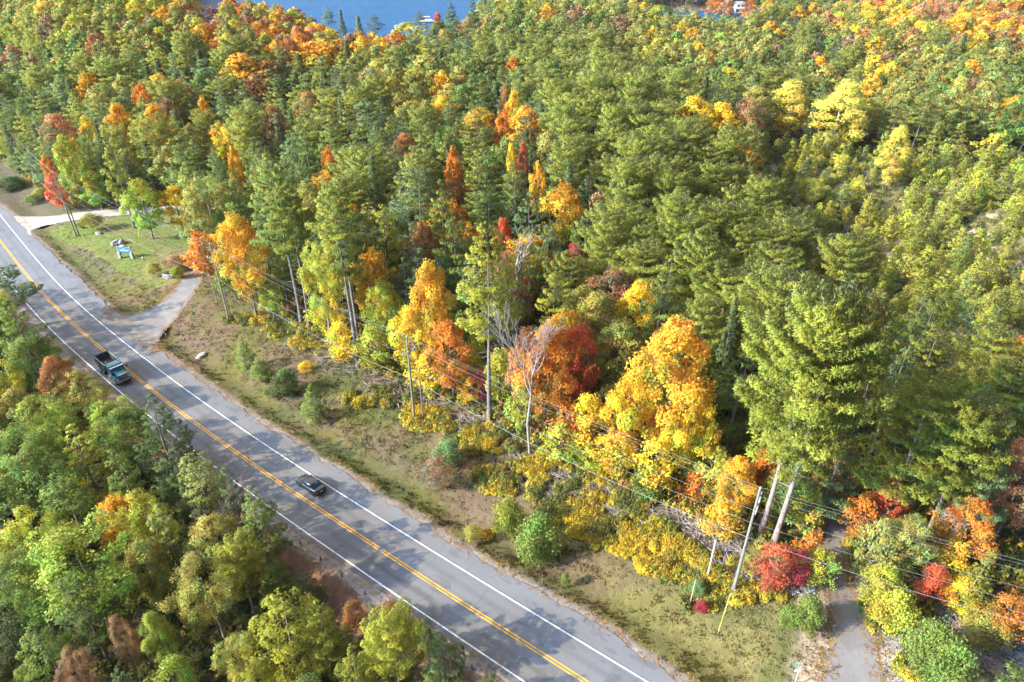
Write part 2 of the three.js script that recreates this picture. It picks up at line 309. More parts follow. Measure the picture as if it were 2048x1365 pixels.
const stony = (a, b, rough = 0.95) => new THREE.MeshStandardMaterial({ map: dataMap(512, 512, (x, y) => { const n = tile((p, q) => fbm(p / 60, q / 60, 5), x, y, 512), f = hash2(x, y); return mix3(a, b, clamp(n * 1.3 - 0.15 + 0.35 * (f - 0.5))); }), roughness: rough, bumpMap: grit, bumpScale: 0.02 });
sheet('gravel_drive', driveTop, 0.03, stony([0.34, 0.27, 0.2], [0.56, 0.47, 0.38]), 'pale sandy driveway crossing behind the lawn at upper left', 9);
sheet('gravel_drive', driveMid, 0.036, stony([0.15, 0.14, 0.125], [0.28, 0.255, 0.225]), 'grey gravel driveway turning off the road beside the lawn', 9);
sheet('lane', lane, 0.042, stony([0.15, 0.13, 0.112], [0.23, 0.2, 0.17], 0.88), 'narrow paved side lane running up into the trees at lower right', 11);

// ------------------------------------------------------------------ foliage: crowns made of many leaf-sized faces
class Leaves {
  constructor() { this.p = []; this.n = []; this.c = []; }
  tri(a, b, c, n, col) {
    const x1 = b.x - a.x, y1 = b.y - a.y, z1 = b.z - a.z, x2 = c.x - a.x, y2 = c.y - a.y, z2 = c.z - a.z;
    if ((y1 * z2 - z1 * y2) * n.x + (z1 * x2 - x1 * z2) * n.y + (x1 * y2 - y1 * x2) * n.z < 0) [b, c] = [c, b];   // the face looks the way its normal points
    this.p.push(a.x, a.y, a.z, b.x, b.y, b.z, c.x, c.y, c.z); for (let i = 0; i < 3; i++) { this.n.push(n.x, n.y, n.z); this.c.push(col[0], col[1], col[2]); } }
  build() {
    const g = new THREE.BufferGeometry();
    g.setAttribute('position', new THREE.Float32BufferAttribute(this.p, 3)); g.setAttribute('normal', new THREE.Float32BufferAttribute(this.n, 3)); g.setAttribute('color', new THREE.Float32BufferAttribute(this.c, 3));
    return g;
  }
}
const _u = V(0, 0, 0), _w = V(0, 0, 0);
function leaf(L, p, out, size, col) {
  const f = randDir().multiplyScalar(0.9).add(out).normalize();
  _u.copy(randDir()).cross(f).normalize(); _w.copy(f).cross(_u);
  const s = size * rr(0.65, 1.35), k = s * rr(0.35, 0.6);
  const a = p.clone().addScaledVector(_u, -s * 0.55), b = p.clone().addScaledVector(_u, s * 0.25).addScaledVector(_w, k), c = p.clone().addScaledVector(_u, s * 0.45).addScaledVector(_w, -k);
  L.tri(a, b, c, f.multiplyScalar(0.55).addScaledVector(out, 0.75).normalize(), col);
}
// A rounded broad-leaved crown: lobes on a rough egg, each lobe a bumpy shell of leaf sprays with gaps between them.
function broadCrown(k, { H = 14, R = 4.3, base = 0.2, lobes = 12, size = 0.3, cover = 2.4, hue = 0.22, gap = 0.42, peak = 0.8, green = 0, two = null, ragged = 0.25, twoBelow = true }) {
  seed(k); const L = new Leaves(), y0 = H * base, hc = (H - y0) / 2, cy = y0 + hc, list = [];
  for (let i = 0; i < lobes; i++) {
    const v = (i + 0.5) / lobes * 2 - 1, a = i * 2.4 + rr(-0.5, 0.5), wide = Math.sqrt(Math.max(0, 1 - v * v)) * (v > 0 ? lerp(1, 1 - v, 1 - peak) : 1), r = R * rr(0.24, 0.4) * (1 - 0.2 * Math.abs(v));
    const q = Math.max(0, wide * R - r) * rr(0.85, 1 + ragged);
    const h = rr(-1, 1);
    let col = [1 + 0.1 * h, 1 + hue * h, 1 + 0.3 * h];
    if (two) { const w = twoBelow ? smooth(0.25, -0.5, v + 0.35 * h) : smooth(0.1, -0.1, h); col = col.map((c, j) => c * lerp(1, two[j], w)); }
    list.push({ c: V(q * Math.cos(a), cy + v * (hc - r * 0.8), q * Math.sin(a)), r: V(r, r * rr(0.75, 0.95), r), col, m: r });
  }
  list.push({ c: V(0, cy + hc * 0.1, 0), r: V(R * 0.55, hc * 0.72, R * 0.55), col: [0.95, 0.92, 0.9], m: R * 0.55 });
  for (const l of list) {
    const n = Math.ceil(12.6 * l.m * l.m * cover / (0.42 * size * size) / 3 * 0.62);
    for (let i = 0; i < n; i++) {
      const d = randDir(); if (d.y < -0.35 && rnd() < 0.7) continue;
      const p = V(l.c.x + d.x * l.r.x, l.c.y + d.y * l.r.y, l.c.z + d.z * l.r.z);
      const bump = noise3(p.x / 0.8 + k, p.y / 0.8, p.z / 0.8), thin = noise3(p.x / 1.9, p.y / 1.9 + k, p.z / 1.9);
      if (thin < gap * 0.8 || bump < gap * 0.78) continue;
      p.addScaledVector(d, (bump - 0.55) * 0.62 * l.m + rr(-0.2, 0.16));
      let inside = false; for (const o of list) if (o !== l && ((p.x - o.c.x) / o.r.x) ** 2 + ((p.y - o.c.y) / o.r.y) ** 2 + ((p.z - o.c.z) / o.r.z) ** 2 < 0.62) { inside = true; break; }
      if (inside) continue;
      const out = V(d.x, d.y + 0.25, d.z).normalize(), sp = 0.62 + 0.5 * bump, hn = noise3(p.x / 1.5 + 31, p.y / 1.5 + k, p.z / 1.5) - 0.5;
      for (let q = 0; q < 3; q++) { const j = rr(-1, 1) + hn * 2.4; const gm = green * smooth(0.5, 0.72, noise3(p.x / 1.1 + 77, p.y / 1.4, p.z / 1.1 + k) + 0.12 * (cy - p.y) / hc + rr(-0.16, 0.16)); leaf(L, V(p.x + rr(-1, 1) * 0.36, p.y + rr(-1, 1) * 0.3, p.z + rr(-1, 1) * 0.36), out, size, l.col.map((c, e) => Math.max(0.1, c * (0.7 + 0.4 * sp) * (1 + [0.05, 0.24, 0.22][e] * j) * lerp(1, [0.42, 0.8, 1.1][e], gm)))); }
    }
  }
  return L.build();
}
function tuft(L, p, axis, len, needles, col, spread = 1.1) {
  for (let i = 0; i < needles; i++) {
    const d = randDir().multiplyScalar(spread).add(axis).normalize(), l = len * rr(0.7, 1.25);
    _u.copy(randDir()).cross(d).normalize().multiplyScalar(l * 0.16);
    const tip = p.clone().addScaledVector(d, l), m = p.clone().addScaledVector(d, l * 0.45);
    const n = d.clone().multiplyScalar(0.5).add(V(axis.x * 0.5, axis.y * 0.5 + 0.35, axis.z * 0.5)).normalize();
    L.tri(m.clone().add(_u), tip, m.clone().sub(_u).addScaledVector(d, -l * 0.3), n, col);
  }
}
// A conifer crown: whorls of limbs, each a flat plume of needle tufts.
function pineCrown(k, { H = 20, R = 4, base = 0.2, whorls = 15, per = 6, len = 0.5, needles = 6, dense = 1, top = 0.55, droop = 0.05, plume = 0.34, ragged = 0.35, shape = 0.8, limbs = null, round = 0, tips = 1.15 }) {
  seed(k); const L = new Leaves(), y0 = H * base;
  for (let w = 0; w < whorls; w++) {
    const u = (w + rr(-0.3, 0.3)) / (whorls - 0.6), y = y0 + clamp(u, 0, 0.99) * (H - y0) * 0.97;
    const prof = round ? Math.sqrt(Math.max(0.03, 1 - Math.pow(Math.abs(clamp(u) - 0.42) / 0.6, 2.4))) : Math.pow(Math.max(0.02, 1 - clamp(u)), shape) * (u < 0.18 ? lerp(0.62, 1, u / 0.18) : 1);
    const nb = Math.max(3, Math.round(per * (0.6 + 0.5 * prof)));
    for (let b = 0; b < nb; b++) {
      if (rnd() < 0.08) continue;
      const a = (b + rr(-0.35, 0.35)) / nb * 6.2832 + w * 1.9, bl = Math.max(0.35, R * prof * rr(1 - ragged, 1 + ragged * 0.55)), up = lerp(-droop, top, clamp(u)) + rr(-0.1, 0.12);
      const by = y + rr(-0.5, 0.5) * (H - y0) / whorls * (1 - clamp(u)), dir = V(Math.cos(a), up, Math.sin(a)).normalize(), side = V(-Math.sin(a), 0, Math.cos(a)), tone = rr(0.84, 1.14), warm = rr(-0.07, 0.07);
      if (limbs) limbs.push([V(0, y - 0.1, 0), V(dir.x * bl * 0.85, y + dir.y * bl * 0.85, dir.z * bl * 0.85), 0.012 * bl + 0.015]);
      const n = Math.max(4, Math.round(bl * bl * plume * 2.1 / (len * len) * dense * 0.55 + bl / len * 1.2));
      for (let i = 0; i < n; i++) {
        const f = 0.2 + 0.8 * Math.sqrt(rnd()), lat = rr(-1, 1), sideOff = lat * plume * bl * Math.sin(Math.min(1, (1.06 - f) * 2.4 + 0.12) * 1.5708) * 0.95;
        const p = V(dir.x * bl * f + side.x * sideOff, by + dir.y * bl * f + rr(-0.16, 0.26) + 0.1 * bl * f * f - 0.05 * Math.abs(sideOff), dir.z * bl * f + side.z * sideOff);
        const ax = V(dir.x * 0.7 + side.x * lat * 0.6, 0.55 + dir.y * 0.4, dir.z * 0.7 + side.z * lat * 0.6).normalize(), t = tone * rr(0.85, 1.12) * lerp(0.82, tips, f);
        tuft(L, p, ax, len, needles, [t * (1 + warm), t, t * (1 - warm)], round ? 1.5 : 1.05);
      }
    }
  }
  tuft(L, V(0, H - len, 0), V(0, 1, 0), len * 1.3, needles + 2, [1.1, 1.1, 1.05], 0.7);
  return L.build();
}
// A conifer whose needles gather in rounded pads at the ends of its limbs.
function padCrown(k, { H = 20, R = 4.8, base = 0.4, pads = 110, len = 0.4, needles = 6, dense = 1, cone = 0, pad = 0.95 }) {
  seed(k); const L = new Leaves(), y0 = H * base, hc = H - y0;
  for (let i = 0; i < pads; i++) {
    const u = Math.pow((i + rnd()) / pads, 0.85), a = i * 2.39996 + rr(-0.4, 0.4);
    const prof = lerp(Math.sqrt(Math.max(0.02, 1 - Math.pow(Math.abs(u - 0.4) / 0.62, 2.3))), Math.pow(1 - u * 0.97, 0.6) * (0.6 + 0.4 * smooth(0, 0.15, u)), cone);
    const d = prof * R * (rnd() < 0.25 ? rr(0.2, 0.6) : rr(0.68, 1.08)), pr = pad * rr(0.6, 1.2) * (1 - 0.3 * u), tone = rr(0.82, 1.14), warm = rr(-0.08, 0.08);
    const cx = Math.cos(a) * d, cz = Math.sin(a) * d, cy = y0 + u * hc * 0.97 + 0.12 * d * (1 - cone) + rr(-0.3, 0.3), n = Math.round(6.3 * pr * pr / (len * len) * 0.55 * dense);
    for (let j = 0; j < n; j++) {
      const q = randDir(); if (q.y < -0.25) q.y *= -0.6;
      const p = V(cx + q.x * pr * rr(0.55, 1), cy + q.y * pr * 0.7 * rr(0.5, 1), cz + q.z * pr * rr(0.55, 1)), t = tone * rr(0.85, 1.12) * lerp(0.85, 1.1, clamp(q.y * 0.6 + 0.5));
      tuft(L, p, V(q.x + Math.cos(a) * 0.35, q.y + 0.5, q.z + Math.sin(a) * 0.35).normalize(), len, needles, [t * (1 + warm), t, t * (1 - warm)], 0.95);
    }
  }
  return L.build();
}
function tube(pts, radii, n = 6) {                                  // a tapered, bent limb
  const pos = [], nor = [], uv = [], idx = [];
  let len = 0;
  pts.forEach((p, i) => {
    const d = pts[Math.min(pts.length - 1, i + 1)].clone().sub(pts[Math.max(0, i - 1)]).normalize(), s = Math.abs(d.y) > 0.9 ? V(1, 0, 0) : V(0, 1, 0), u = s.clone().cross(d).normalize(), w = d.clone().cross(u);
    if (i) len += p.distanceTo(pts[i - 1]);
    for (let j = 0; j <= n; j++) { const a = j / n * 6.2832, q = u.clone().multiplyScalar(Math.cos(a)).addScaledVector(w, Math.sin(a)); nor.push(q.x, q.y, q.z); pos.push(p.x + q.x * radii[i], p.y + q.y * radii[i], p.z + q.z * radii[i]); uv.push(j / n, len / 3); }
  });
  for (let i = 0; i < pts.length - 1; i++) for (let j = 0; j < n; j++) { const a = i * (n + 1) + j, b = a + n + 1; idx.push(a, a + 1, b, a + 1, b + 1, b); }
  const g = new THREE.BufferGeometry(); g.setAttribute('position', new THREE.Float32BufferAttribute(pos, 3)); g.setAttribute('normal', new THREE.Float32BufferAttribute(nor, 3)); g.setAttribute('uv', new THREE.Float32BufferAttribute(uv, 2)); g.setIndex(idx);
  return g;
}
function trunkGeo(k, H, r, { limbs = [], lean = 0, n = 7, taper = 0.75, stubs = 0 } = {}) {
  seed(k); const pts = [], rad = [], lx = rr(-1, 1) * lean, lz = rr(-1, 1) * lean, steps = 8;
  for (let i = 0; i <= steps; i++) { const f = i / steps; pts.push(V(lx * f * f * H + 0.12 * Math.sin(f * 5 + k), f * H - 0.4 * (i === 0), lz * f * f * H + 0.12 * Math.cos(f * 4 + k) - 0.12)); rad.push(r * (i === 0 ? 1.35 : Math.pow(1 - f, taper) + 0.03)); }
  const geos = [tube(pts, rad, n)];
  for (const [a, b, lr] of limbs) geos.push(tube([a, a.clone().lerp(b, 0.5).add(V(0, -0.1, 0)), b], [lr, lr * 0.7, lr * 0.25], 4));
  for (let i = 0; i < stubs; i++) { const f = rr(0.25, 0.6), a = rr(0, 6.28), l = rr(0.5, 1.8), p = V(lx * f * f * H, f * H, lz * f * f * H); geos.push(tube([p, p.clone().add(V(Math.cos(a) * l, -0.15 * l, Math.sin(a) * l))], [0.05, 0.015], 4)); }
  return geos.length > 1 ? mergeGeometries(geos) : geos[0];
}
function broadLimbs(k, H, R, base) {
  seed(k + 900); const out = [];
  for (let i = 0; i < 7; i++) { const f = rr(base * 0.8, 0.7), a = i * 2.4 + rr(-0.4, 0.4), l = R * rr(0.35, 0.6), p = V(0, f * H, 0); out.push([p, V(Math.cos(a) * l, Math.min(H * 0.82, f * H + l * rr(0.6, 1.2)), Math.sin(a) * l), 0.04 + 0.007 * H * (1 - f)]); }
  return out;
}
// A leafless tree: limbs that divide again and again.
function bareTree(k, { H = 16, r = 0.24, clear = 0.5, spread = 0.6, levels = 5, droop = 0, first = 4, lean = [0, 0], shrink = 0.68, twig = 0.012 }) {
  seed(k); const geos = [], grow = (p, d, len, rad, level) => {
    const mid = p.clone().addScaledVector(d, len * 0.5).add(V(rr(-1, 1), rr(-0.4, 0.6), rr(-1, 1)).multiplyScalar(len * 0.07)), end = p.clone().addScaledVector(d, len).add(V(0, -droop * len * 0.4, 0));
    geos.push(tube([p, mid, end], [rad, rad * 0.82, Math.max(twig, rad * 0.62)], level > 3 ? 6 : 4));
    if (level <= 0) return;
    const n = level >= levels ? first : 2 + (rnd() < 0.55 ? 1 : 0), a0 = rr(0, 6.28);
    for (let i = 0; i < n; i++) {
      const a = a0 + i / n * 6.2832 + rr(-0.4, 0.4), s = spread * rr(0.7, 1.3), side = randDir().cross(d).normalize(), fw = d.clone().cross(side);
      const nd = d.clone().addScaledVector(side, Math.cos(a) * s).addScaledVector(fw, Math.sin(a) * s).add(V(0, level > 1 ? 0.12 - droop : -droop, 0)).normalize();
      const from = i === 0 || level >= levels - 1 ? end : mid.clone().lerp(end, rr(0.2, 1));
      grow(from, nd, len * (level >= levels ? (1 - clear) / clear * 0.36 : shrink) * rr(0.75, 1.2), Math.max(twig, rad * 0.55), level - 1);
    }
  };
  grow(V(0, -0.3, 0), V(lean[0], 1, lean[1]).normalize(), H * clear, r, levels);
  return mergeGeometries(geos);
}

// ------------------------------------------------------------------ leaf colours
const leafMat = (r, g, b, through = 0.36) => new THREE.MeshPhysicalMaterial({ color: new THREE.Color().setRGB(r, g, b), vertexColors: true, roughness: 1, transmission: through, thickness: 0, specularIntensity: 0.25, side: THREE.DoubleSide });
const TINT = {
  pine: [[0.29, 0.3, 0.038], 'olive green'], pineMid: [[0.19, 0.25, 0.042], 'mid green'], pineDark: [[0.12, 0.16, 0.045], 'dark green'], pineBlue: [[0.185, 0.26, 0.085], 'blue-green'], pineYellow: [[0.37, 0.36, 0.04], 'yellowish green'], pinePale: [[0.3, 0.33, 0.08], 'pale green'], red: [[0.28, 0.3, 0.035], 'grass green'],
  fresh: [[0.46, 0.46, 0.06], 'bright yellow-green'],
  spring: [[0.33, 0.36, 0.048], 'light green'],
  gold: [[0.78, 0.51, 0.03], 'golden yellow'], amber: [[0.74, 0.38, 0.028], 'amber'], orange: [[0.66, 0.23, 0.028], 'orange'], rust: [[0.42, 0.18, 0.05], 'rusty brown'], scarlet: [[0.62, 0.125, 0.045], 'red'], crimson: [[0.4, 0.05, 0.055], 'crimson'], peach: [[0.55, 0.25, 0.1], 'pale orange'],
  lime: [[0.46, 0.42, 0.045], 'yellow-green'], lemon: [[0.66, 0.55, 0.08], 'pale yellow'], leafy: [[0.2, 0.25, 0.042], 'fresh green'], moss: [[0.38, 0.33, 0.065], 'olive yellow'], dusky: [[0.38, 0.21, 0.09], 'dusty brown'], plum: [[0.3, 0.1, 0.08], 'dull red'],
};
const leafMats = {};
const mat = (t) => (leafMats[t] ??= leafMat(...TINT[t][0]));

// ------------------------------------------------------------------ the kinds of tree, each in a fine, a middle and a far build (leaf faces grow as the tree stands farther off)
const LOD = [{ leaf: 0.18, cover: 2.2, len: 0.31, needles: 7, dense: 0.9 }, { leaf: 0.24, cover: 2.2, len: 0.38, needles: 7, dense: 0.9 }, { leaf: 0.34, cover: 2.1, len: 0.48, needles: 6, dense: 0.9 }, { leaf: 0.56, cover: 2, len: 0.7, needles: 6, dense: 0.95 }];
const kinds = {
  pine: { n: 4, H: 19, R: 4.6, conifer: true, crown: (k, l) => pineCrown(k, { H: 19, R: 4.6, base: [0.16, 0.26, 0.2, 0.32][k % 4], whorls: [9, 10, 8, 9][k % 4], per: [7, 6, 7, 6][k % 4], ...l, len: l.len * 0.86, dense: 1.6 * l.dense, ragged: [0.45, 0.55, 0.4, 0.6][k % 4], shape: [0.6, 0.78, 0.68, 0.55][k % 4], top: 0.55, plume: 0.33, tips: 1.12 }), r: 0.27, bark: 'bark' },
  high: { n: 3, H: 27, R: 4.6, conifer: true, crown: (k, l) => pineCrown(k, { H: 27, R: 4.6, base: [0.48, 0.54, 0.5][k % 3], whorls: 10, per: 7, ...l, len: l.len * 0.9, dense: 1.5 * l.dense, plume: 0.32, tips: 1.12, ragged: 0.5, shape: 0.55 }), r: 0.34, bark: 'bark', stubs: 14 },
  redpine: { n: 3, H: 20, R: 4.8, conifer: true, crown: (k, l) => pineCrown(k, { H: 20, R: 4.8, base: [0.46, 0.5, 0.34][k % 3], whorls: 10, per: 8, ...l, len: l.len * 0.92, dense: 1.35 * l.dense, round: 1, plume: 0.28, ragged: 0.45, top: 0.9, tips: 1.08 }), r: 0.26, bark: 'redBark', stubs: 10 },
  spruce: { n: 2, H: 16, R: 2.5, conifer: true, crown: (k, l) => pineCrown(k, { H: 16, R: 2.5, base: 0.1, whorls: 20, per: 7, ...l, shape: 0.95, droop: 0.3, top: 0.3, ragged: 0.25 }), r: 0.18, bark: 'bark' },
  young: { n: 3, H: 6, R: 1.7, conifer: true, crown: (k, l) => pineCrown(k, { H: 6, R: 1.7, base: 0.03, whorls: 9, per: 7, ...l, len: l.len * 0.7, dense: 1.3 * l.dense, shape: 0.65, top: 0.8, ragged: 0.45, plume: 0.38, tips: 1.3 }), r: 0.09, bark: 'bark' },
  broad: { n: 4, H: 14, R: 4.4, crown: (k, l) => broadCrown(k, { H: 14, R: 4.4, base: 0.16, green: 0.85, gap: 0.47, lobes: [22, 18, 26, 20][k % 4], size: l.leaf, cover: l.cover }), r: 0.2, bark: 'bark' },
  mixed: { n: 2, H: 14, R: 4.4, crown: (k, l) => broadCrown(k, { H: 14, R: 4.4, base: 0.14, green: 0.9, lobes: 22, size: l.leaf, cover: l.cover, two: [0.72, 1.0, 1.0] }), r: 0.2, bark: 'bark' },
  poplar: { n: 2, H: 19, R: 3.6, crown: (k, l) => broadCrown(k, { H: 19, R: 3.6, base: 0.06, lobes: 26, size: l.leaf * 0.9, cover: l.cover * 1.1, gap: 0.42, peak: 0.3, ragged: 0.4 }), r: 0.17, bark: 'paleBark' },
  airy: { n: 2, H: 15, R: 4, crown: (k, l) => broadCrown(k, { H: 15, R: 4, base: 0.26, green: 0.6, lobes: 24, size: l.leaf * 0.9, cover: l.cover * 0.85, gap: 0.5, ragged: 0.45 }), r: 0.15, bark: 'paleBark' },
  shrub: { n: 3, H: 3, R: 1.6, crown: (k, l) => broadCrown(k, { H: 3, R: 1.6, base: 0.0, lobes: 16, size: Math.min(0.28, l.leaf * 0.8), cover: l.cover, gap: 0.44, ragged: 0.5 }), r: 0.05, bark: 'bark' },
  sapling: { n: 3, H: 6, R: 2, crown: (k, l) => broadCrown(k, { H: 6, R: 2, base: 0.08, green: 0.8, lobes: 18, size: Math.min(0.34, l.leaf * 0.9), cover: l.cover * 0.9, gap: 0.5, ragged: 0.5, peak: 0.4 }), r: 0.07, bark: 'bark' },
};
const built = {};
function build(kind, variant, lod) {
  const key = kind + variant + '_' + lod;
  if (!built[key]) {
    const K = kinds[kind], s = 100 + Object.keys(kinds).indexOf(kind) * 20 + variant, k = s - (s % K.n) + variant, crown = K.crown(k, LOD[lod]);
    const limbs = lod < 3 && !K.conifer && K.H > 5 && K.bark !== 'paleBark' ? broadLimbs(k, K.H, K.R, 0.2) : [];
    built[key] = { crown, trunk: trunkGeo(k, K.H * (K.conifer ? 0.97 : 0.8), K.r, { limbs, taper: K.conifer ? 1.15 : 0.75, lean: 0.012, n: lod > 1 ? 5 : 8, stubs: lod < 3 ? K.stubs ?? 0 : 0 }) };
  }
  return built[key];
}
const lodAt = (depth) => (depth < 78 ? 0 : depth < 132 ? 1 : depth < 235 ? 2 : 3);
const NAMES = { pine: 'pine_tree', high: 'pine_tree', redpine: 'pine_tree', spruce: 'spruce_tree', young: 'young_pine', broad: 'maple_tree', mixed: 'maple_tree', poplar: 'poplar_tree', airy: 'birch_tree', shrub: 'shrub', sapling: 'maple_sapling' };
const CATS = { pine: 'pine tree', high: 'pine tree', redpine: 'pine tree', spruce: 'spruce tree', young: 'young pine', broad: 'deciduous tree', mixed: 'deciduous tree', poplar: 'poplar tree', airy: 'birch tree', shrub: 'shrub', sapling: 'sapling' };
const standing = [];                                               // what already stands: { x, z, R }
let treeCount = 0;
function tree(kind, p, H, R, tint, label, { group, turn, lod, variant } = {}) {
  const K = kinds[kind], n = treeCount++, depth = project(p)[2], l = lod ?? lodAt(depth), b = build(kind, variant ?? n % K.n, l);
  const o = thing(NAMES[kind], label, CATS[kind], p, turn ?? (n * 2.399) % 6.283, group);
  const trunk = part('trunk', b.trunk, M[K.bark], o), crown = part('crown', b.crown, mat(tint), o);
  for (const m of [trunk, crown]) m.scale.set(R / K.R, H / K.H, R / K.R);
  const q = project(V(p.x, p.y + H * 0.78, p.z)), q2 = project(V(p.x, p.y + H * 0.42, p.z)); standing.push({ x: p.x, z: p.z, R, crown: [q[0], q[1], q[2], R / q[2] * FOCAL], low: kind === 'poplar' ? [q2[0], q2[1], q2[2], R / q2[2] * FOCAL * 2] : null });
  return o;
}

// ------------------------------------------------------------------ the trees that can be told apart, one by one
const marks = [];                                                  // landmarks that other labels refer to: [px, py, what]
const mark = (x, y, what) => { if (what) marks.push([x, y, what]); };
function byBase(kind, bx, by, topY, wide, tint, label, what, more) {
  const p = G(bx, by), H = Math.min(32, heightTo(p, topY));
  mark(...project(V(p.x, p.y + H * 0.7, p.z)).slice(0, 2), what);
  return tree(kind, p, H, wide / 2 * perPx(V(p.x, p.y + H * 0.6, p.z)), tint, label, more);
}
function byTop(kind, tx, ty, H, wide, tint, label, what, more) {
  if (ty < 330 && H < 19) H = Math.max(H * 1.2, 17);
  const p = G(tx, ty, H);
  mark(...project(V(p.x, p.y + H * 0.7, p.z)).slice(0, 2), what);
  return tree(kind, p, H, wide / 2 * perPx(V(p.x, p.y + H * 0.6, p.z)), tint, label, more);
}
// along the power line and the lawn, from the far left
byTop('high', 95, 246, 20, 66, 'pineDark', 'tall dark pine with a bare pale stem behind the doubled pole', 'the dark bare-stemmed pine', { variant: 1 });
byBase('sapling', 128, 424, 346, 48, 'scarlet', 'small red maple just behind the doubled pole', 'the small red maple');
byBase('broad', 122, 400, 306, 34, 'orange', 'slim orange maple above the small red maple');
byBase('broad', 172, 418, 268, 70, 'lime', 'yellow-green maple at the lawn drive, right of the red one', 'the yellow-green maple by the upper drive');
byBase('mixed', 205, 420, 340, 70, 'lime', 'low bushy yellow-green tree beside the upper sandy driveway');
byBase('pine', 268, 456, 248, 66, 'pine', 'straight pine on the lawn edge crossing the upper drive', 'the straight lawn pine');
byBase('pine', 206, 400, 238, 60, 'pineMid', 'pine with feathery crown left of the straight lawn pine');
byBase('spruce', 240, 410, 240, 50, 'pineDark', 'narrow dark conifer in shade behind the straight lawn pine');
byBase('mixed', 306, 478, 355, 78, 'lime', 'yellow-green maple standing on the lawn at upper left', 'the lawn maple');
byBase('broad', 369, 469, 366, 62, 'gold', 'golden maple with a thick trunk behind the lawn', 'the golden lawn maple');
byBase('airy', 436, 500, 338, 96, 'moss', 'airy olive-green broadleaf tree beside the bend of the gravel drive', 'the airy olive tree');
byBase('sapling', 424, 572, 455, 66, 'orange', 'orange-red maple wrapped around the second pole', 'the orange-red maple at the pole');
byBase('sapling', 400, 545, 490, 54, 'orange', 'small orange maple hanging over the gravel drive');
byBase('broad', 512, 634, 424, 96, 'amber', 'flame-shaped orange and gold maple right of the drive', 'the flame-shaped maple', { variant: 2 });
byBase('broad', 475, 600, 520, 70, 'leafy', 'fresh green bushy tree between the second pole and the flame-shaped maple');
byBase('broad', 548, 640, 545, 60, 'lime', 'yellow-green small tree at the foot of the flame-shaped maple');
byBase('high', 603, 648, 300, 130, 'pineMid', 'tall bare-trunked pine, leftmost of the tall roadside pines', 'the leftmost tall roadside pine', { variant: 0 });
byBase('high', 621, 655, 322, 96, 'pine', 'slimmer tall pine just right of the leftmost roadside pine', null, { variant: 2 });
byBase('high', 714, 733, 286, 150, 'pine', 'tall twin-stemmed pine, left stem, above the yellow maples', 'the twin-stemmed pine', { variant: 1 });
byBase('high', 722, 712, 300, 110, 'pineMid', 'tall twin-stemmed pine, right stem, above the yellow maples', null, { variant: 0 });
byBase('airy', 662, 690, 470, 70, 'lime', 'slender yellow-green birch between the tall roadside pines');
byBase('broad', 690, 690, 476, 70, 'gold', 'golden maple around the trunk of the twin-stemmed pine', 'the golden maple at the twin-stemmed pine');
byBase('broad', 752, 660, 490, 92, 'amber', 'amber brown maple right of the twin-stemmed pine', 'the amber maple');
byBase('sapling', 652, 668, 590, 70, 'gold', 'low golden maple at the foot of the tall roadside pines');
byBase('sapling', 690, 726, 640, 70, 'gold', 'low golden shrubby maple at the base of the twin-stemmed pine');
byBase('sapling', 750, 742, 655, 70, 'lime', 'low yellow-green maple right of the twin-stemmed pine base');
byBase('broad', 780, 720, 560, 84, 'lime', 'yellow-green maple above the crossarm pole, left side');
byTop('pine', 835, 325, 24, 150, 'pineDark', 'big dark green pine above the amber maple', 'the big dark pine');
byTop('pine', 880, 360, 23, 80, 'pine', 'brownish olive pine beside the big dark pine');
byBase('broad', 832, 760, 610, 92, 'gold', 'bright golden maple behind the middle pole', 'the golden maple at the middle pole');
byBase('broad', 872, 765, 520, 96, 'amber', 'tall amber maple up-slope of the middle pole');
byBase('broad', 905, 800, 640, 100, 'orange', 'orange maple right of the middle pole', 'the orange maple at the middle pole');
byBase('sapling', 868, 790, 700, 80, 'gold', 'low golden maple at the foot of the orange maple');
byBase('high', 980, 838, 412, 150, 'pineYellow', 'lone tall pine with a long bare trunk at centre', 'the lone tall pine', { variant: 0 });
byBase('sapling', 962, 812, 735, 40, 'crimson', 'crimson sapling left of the lone tall pine trunk', 'the crimson sapling');
byBase('sapling', 1000, 815, 690, 60, 'lime', 'yellow-green sapling just right of the lone tall pine trunk');
byBase('sapling', 958, 780, 660, 62, 'lime', 'green-gold leafy sapling behind the lone tall pine trunk');
byBase('sapling', 1040, 868, 760, 60, 'lime', 'lime green bush left of the bare grey tree');
byBase('broad', 1090, 860, 650, 130, 'orange', 'orange-red maple behind the bare grey tree', 'the orange-red maple');
byBase('broad', 1152, 830, 645, 92, 'scarlet', 'bright red maple right of the bare grey tree', 'the red maple');
byBase('broad', 1052, 835, 655, 84, 'peach', 'pink-orange maple left behind the bare grey tree');
byBase('sapling', 1130, 905, 800, 80, 'orange', 'small orange maple at the foot of the red maple');
byBase('sapling', 1172, 910, 785, 96, 'gold', 'yellow maple bush below the red maple', 'the yellow maple bush');
byBase('sapling', 1120, 925, 848, 80, 'lime', 'low yellow-green bush right of the bare grey tree foot');
byBase('broad', 1318, 935, 642, 190, 'amber', 'very large orange and gold maple, the biggest of the tree line', 'the very large maple', { variant: 0 });
byBase('broad', 1250, 935, 735, 110, 'gold', 'golden left shoulder of foliage beside the very large maple');
byBase('broad', 1360, 960, 770, 110, 'gold', 'golden maple in front of the very large maple, lower right');
byBase('sapling', 1232, 965, 855, 90, 'amber', 'amber low maple below the very large maple');
byBase('sapling', 1205, 948, 868, 70, 'gold', 'low yellow maple left of the amber low maple');
byBase('sapling', 1300, 985, 880, 100, 'gold', 'low golden maple under the wires below the very large maple');
byBase('spruce', 1370, 932, 708, 88, 'pine', 'slender olive conifer against the very large maple', 'the slender conifer');
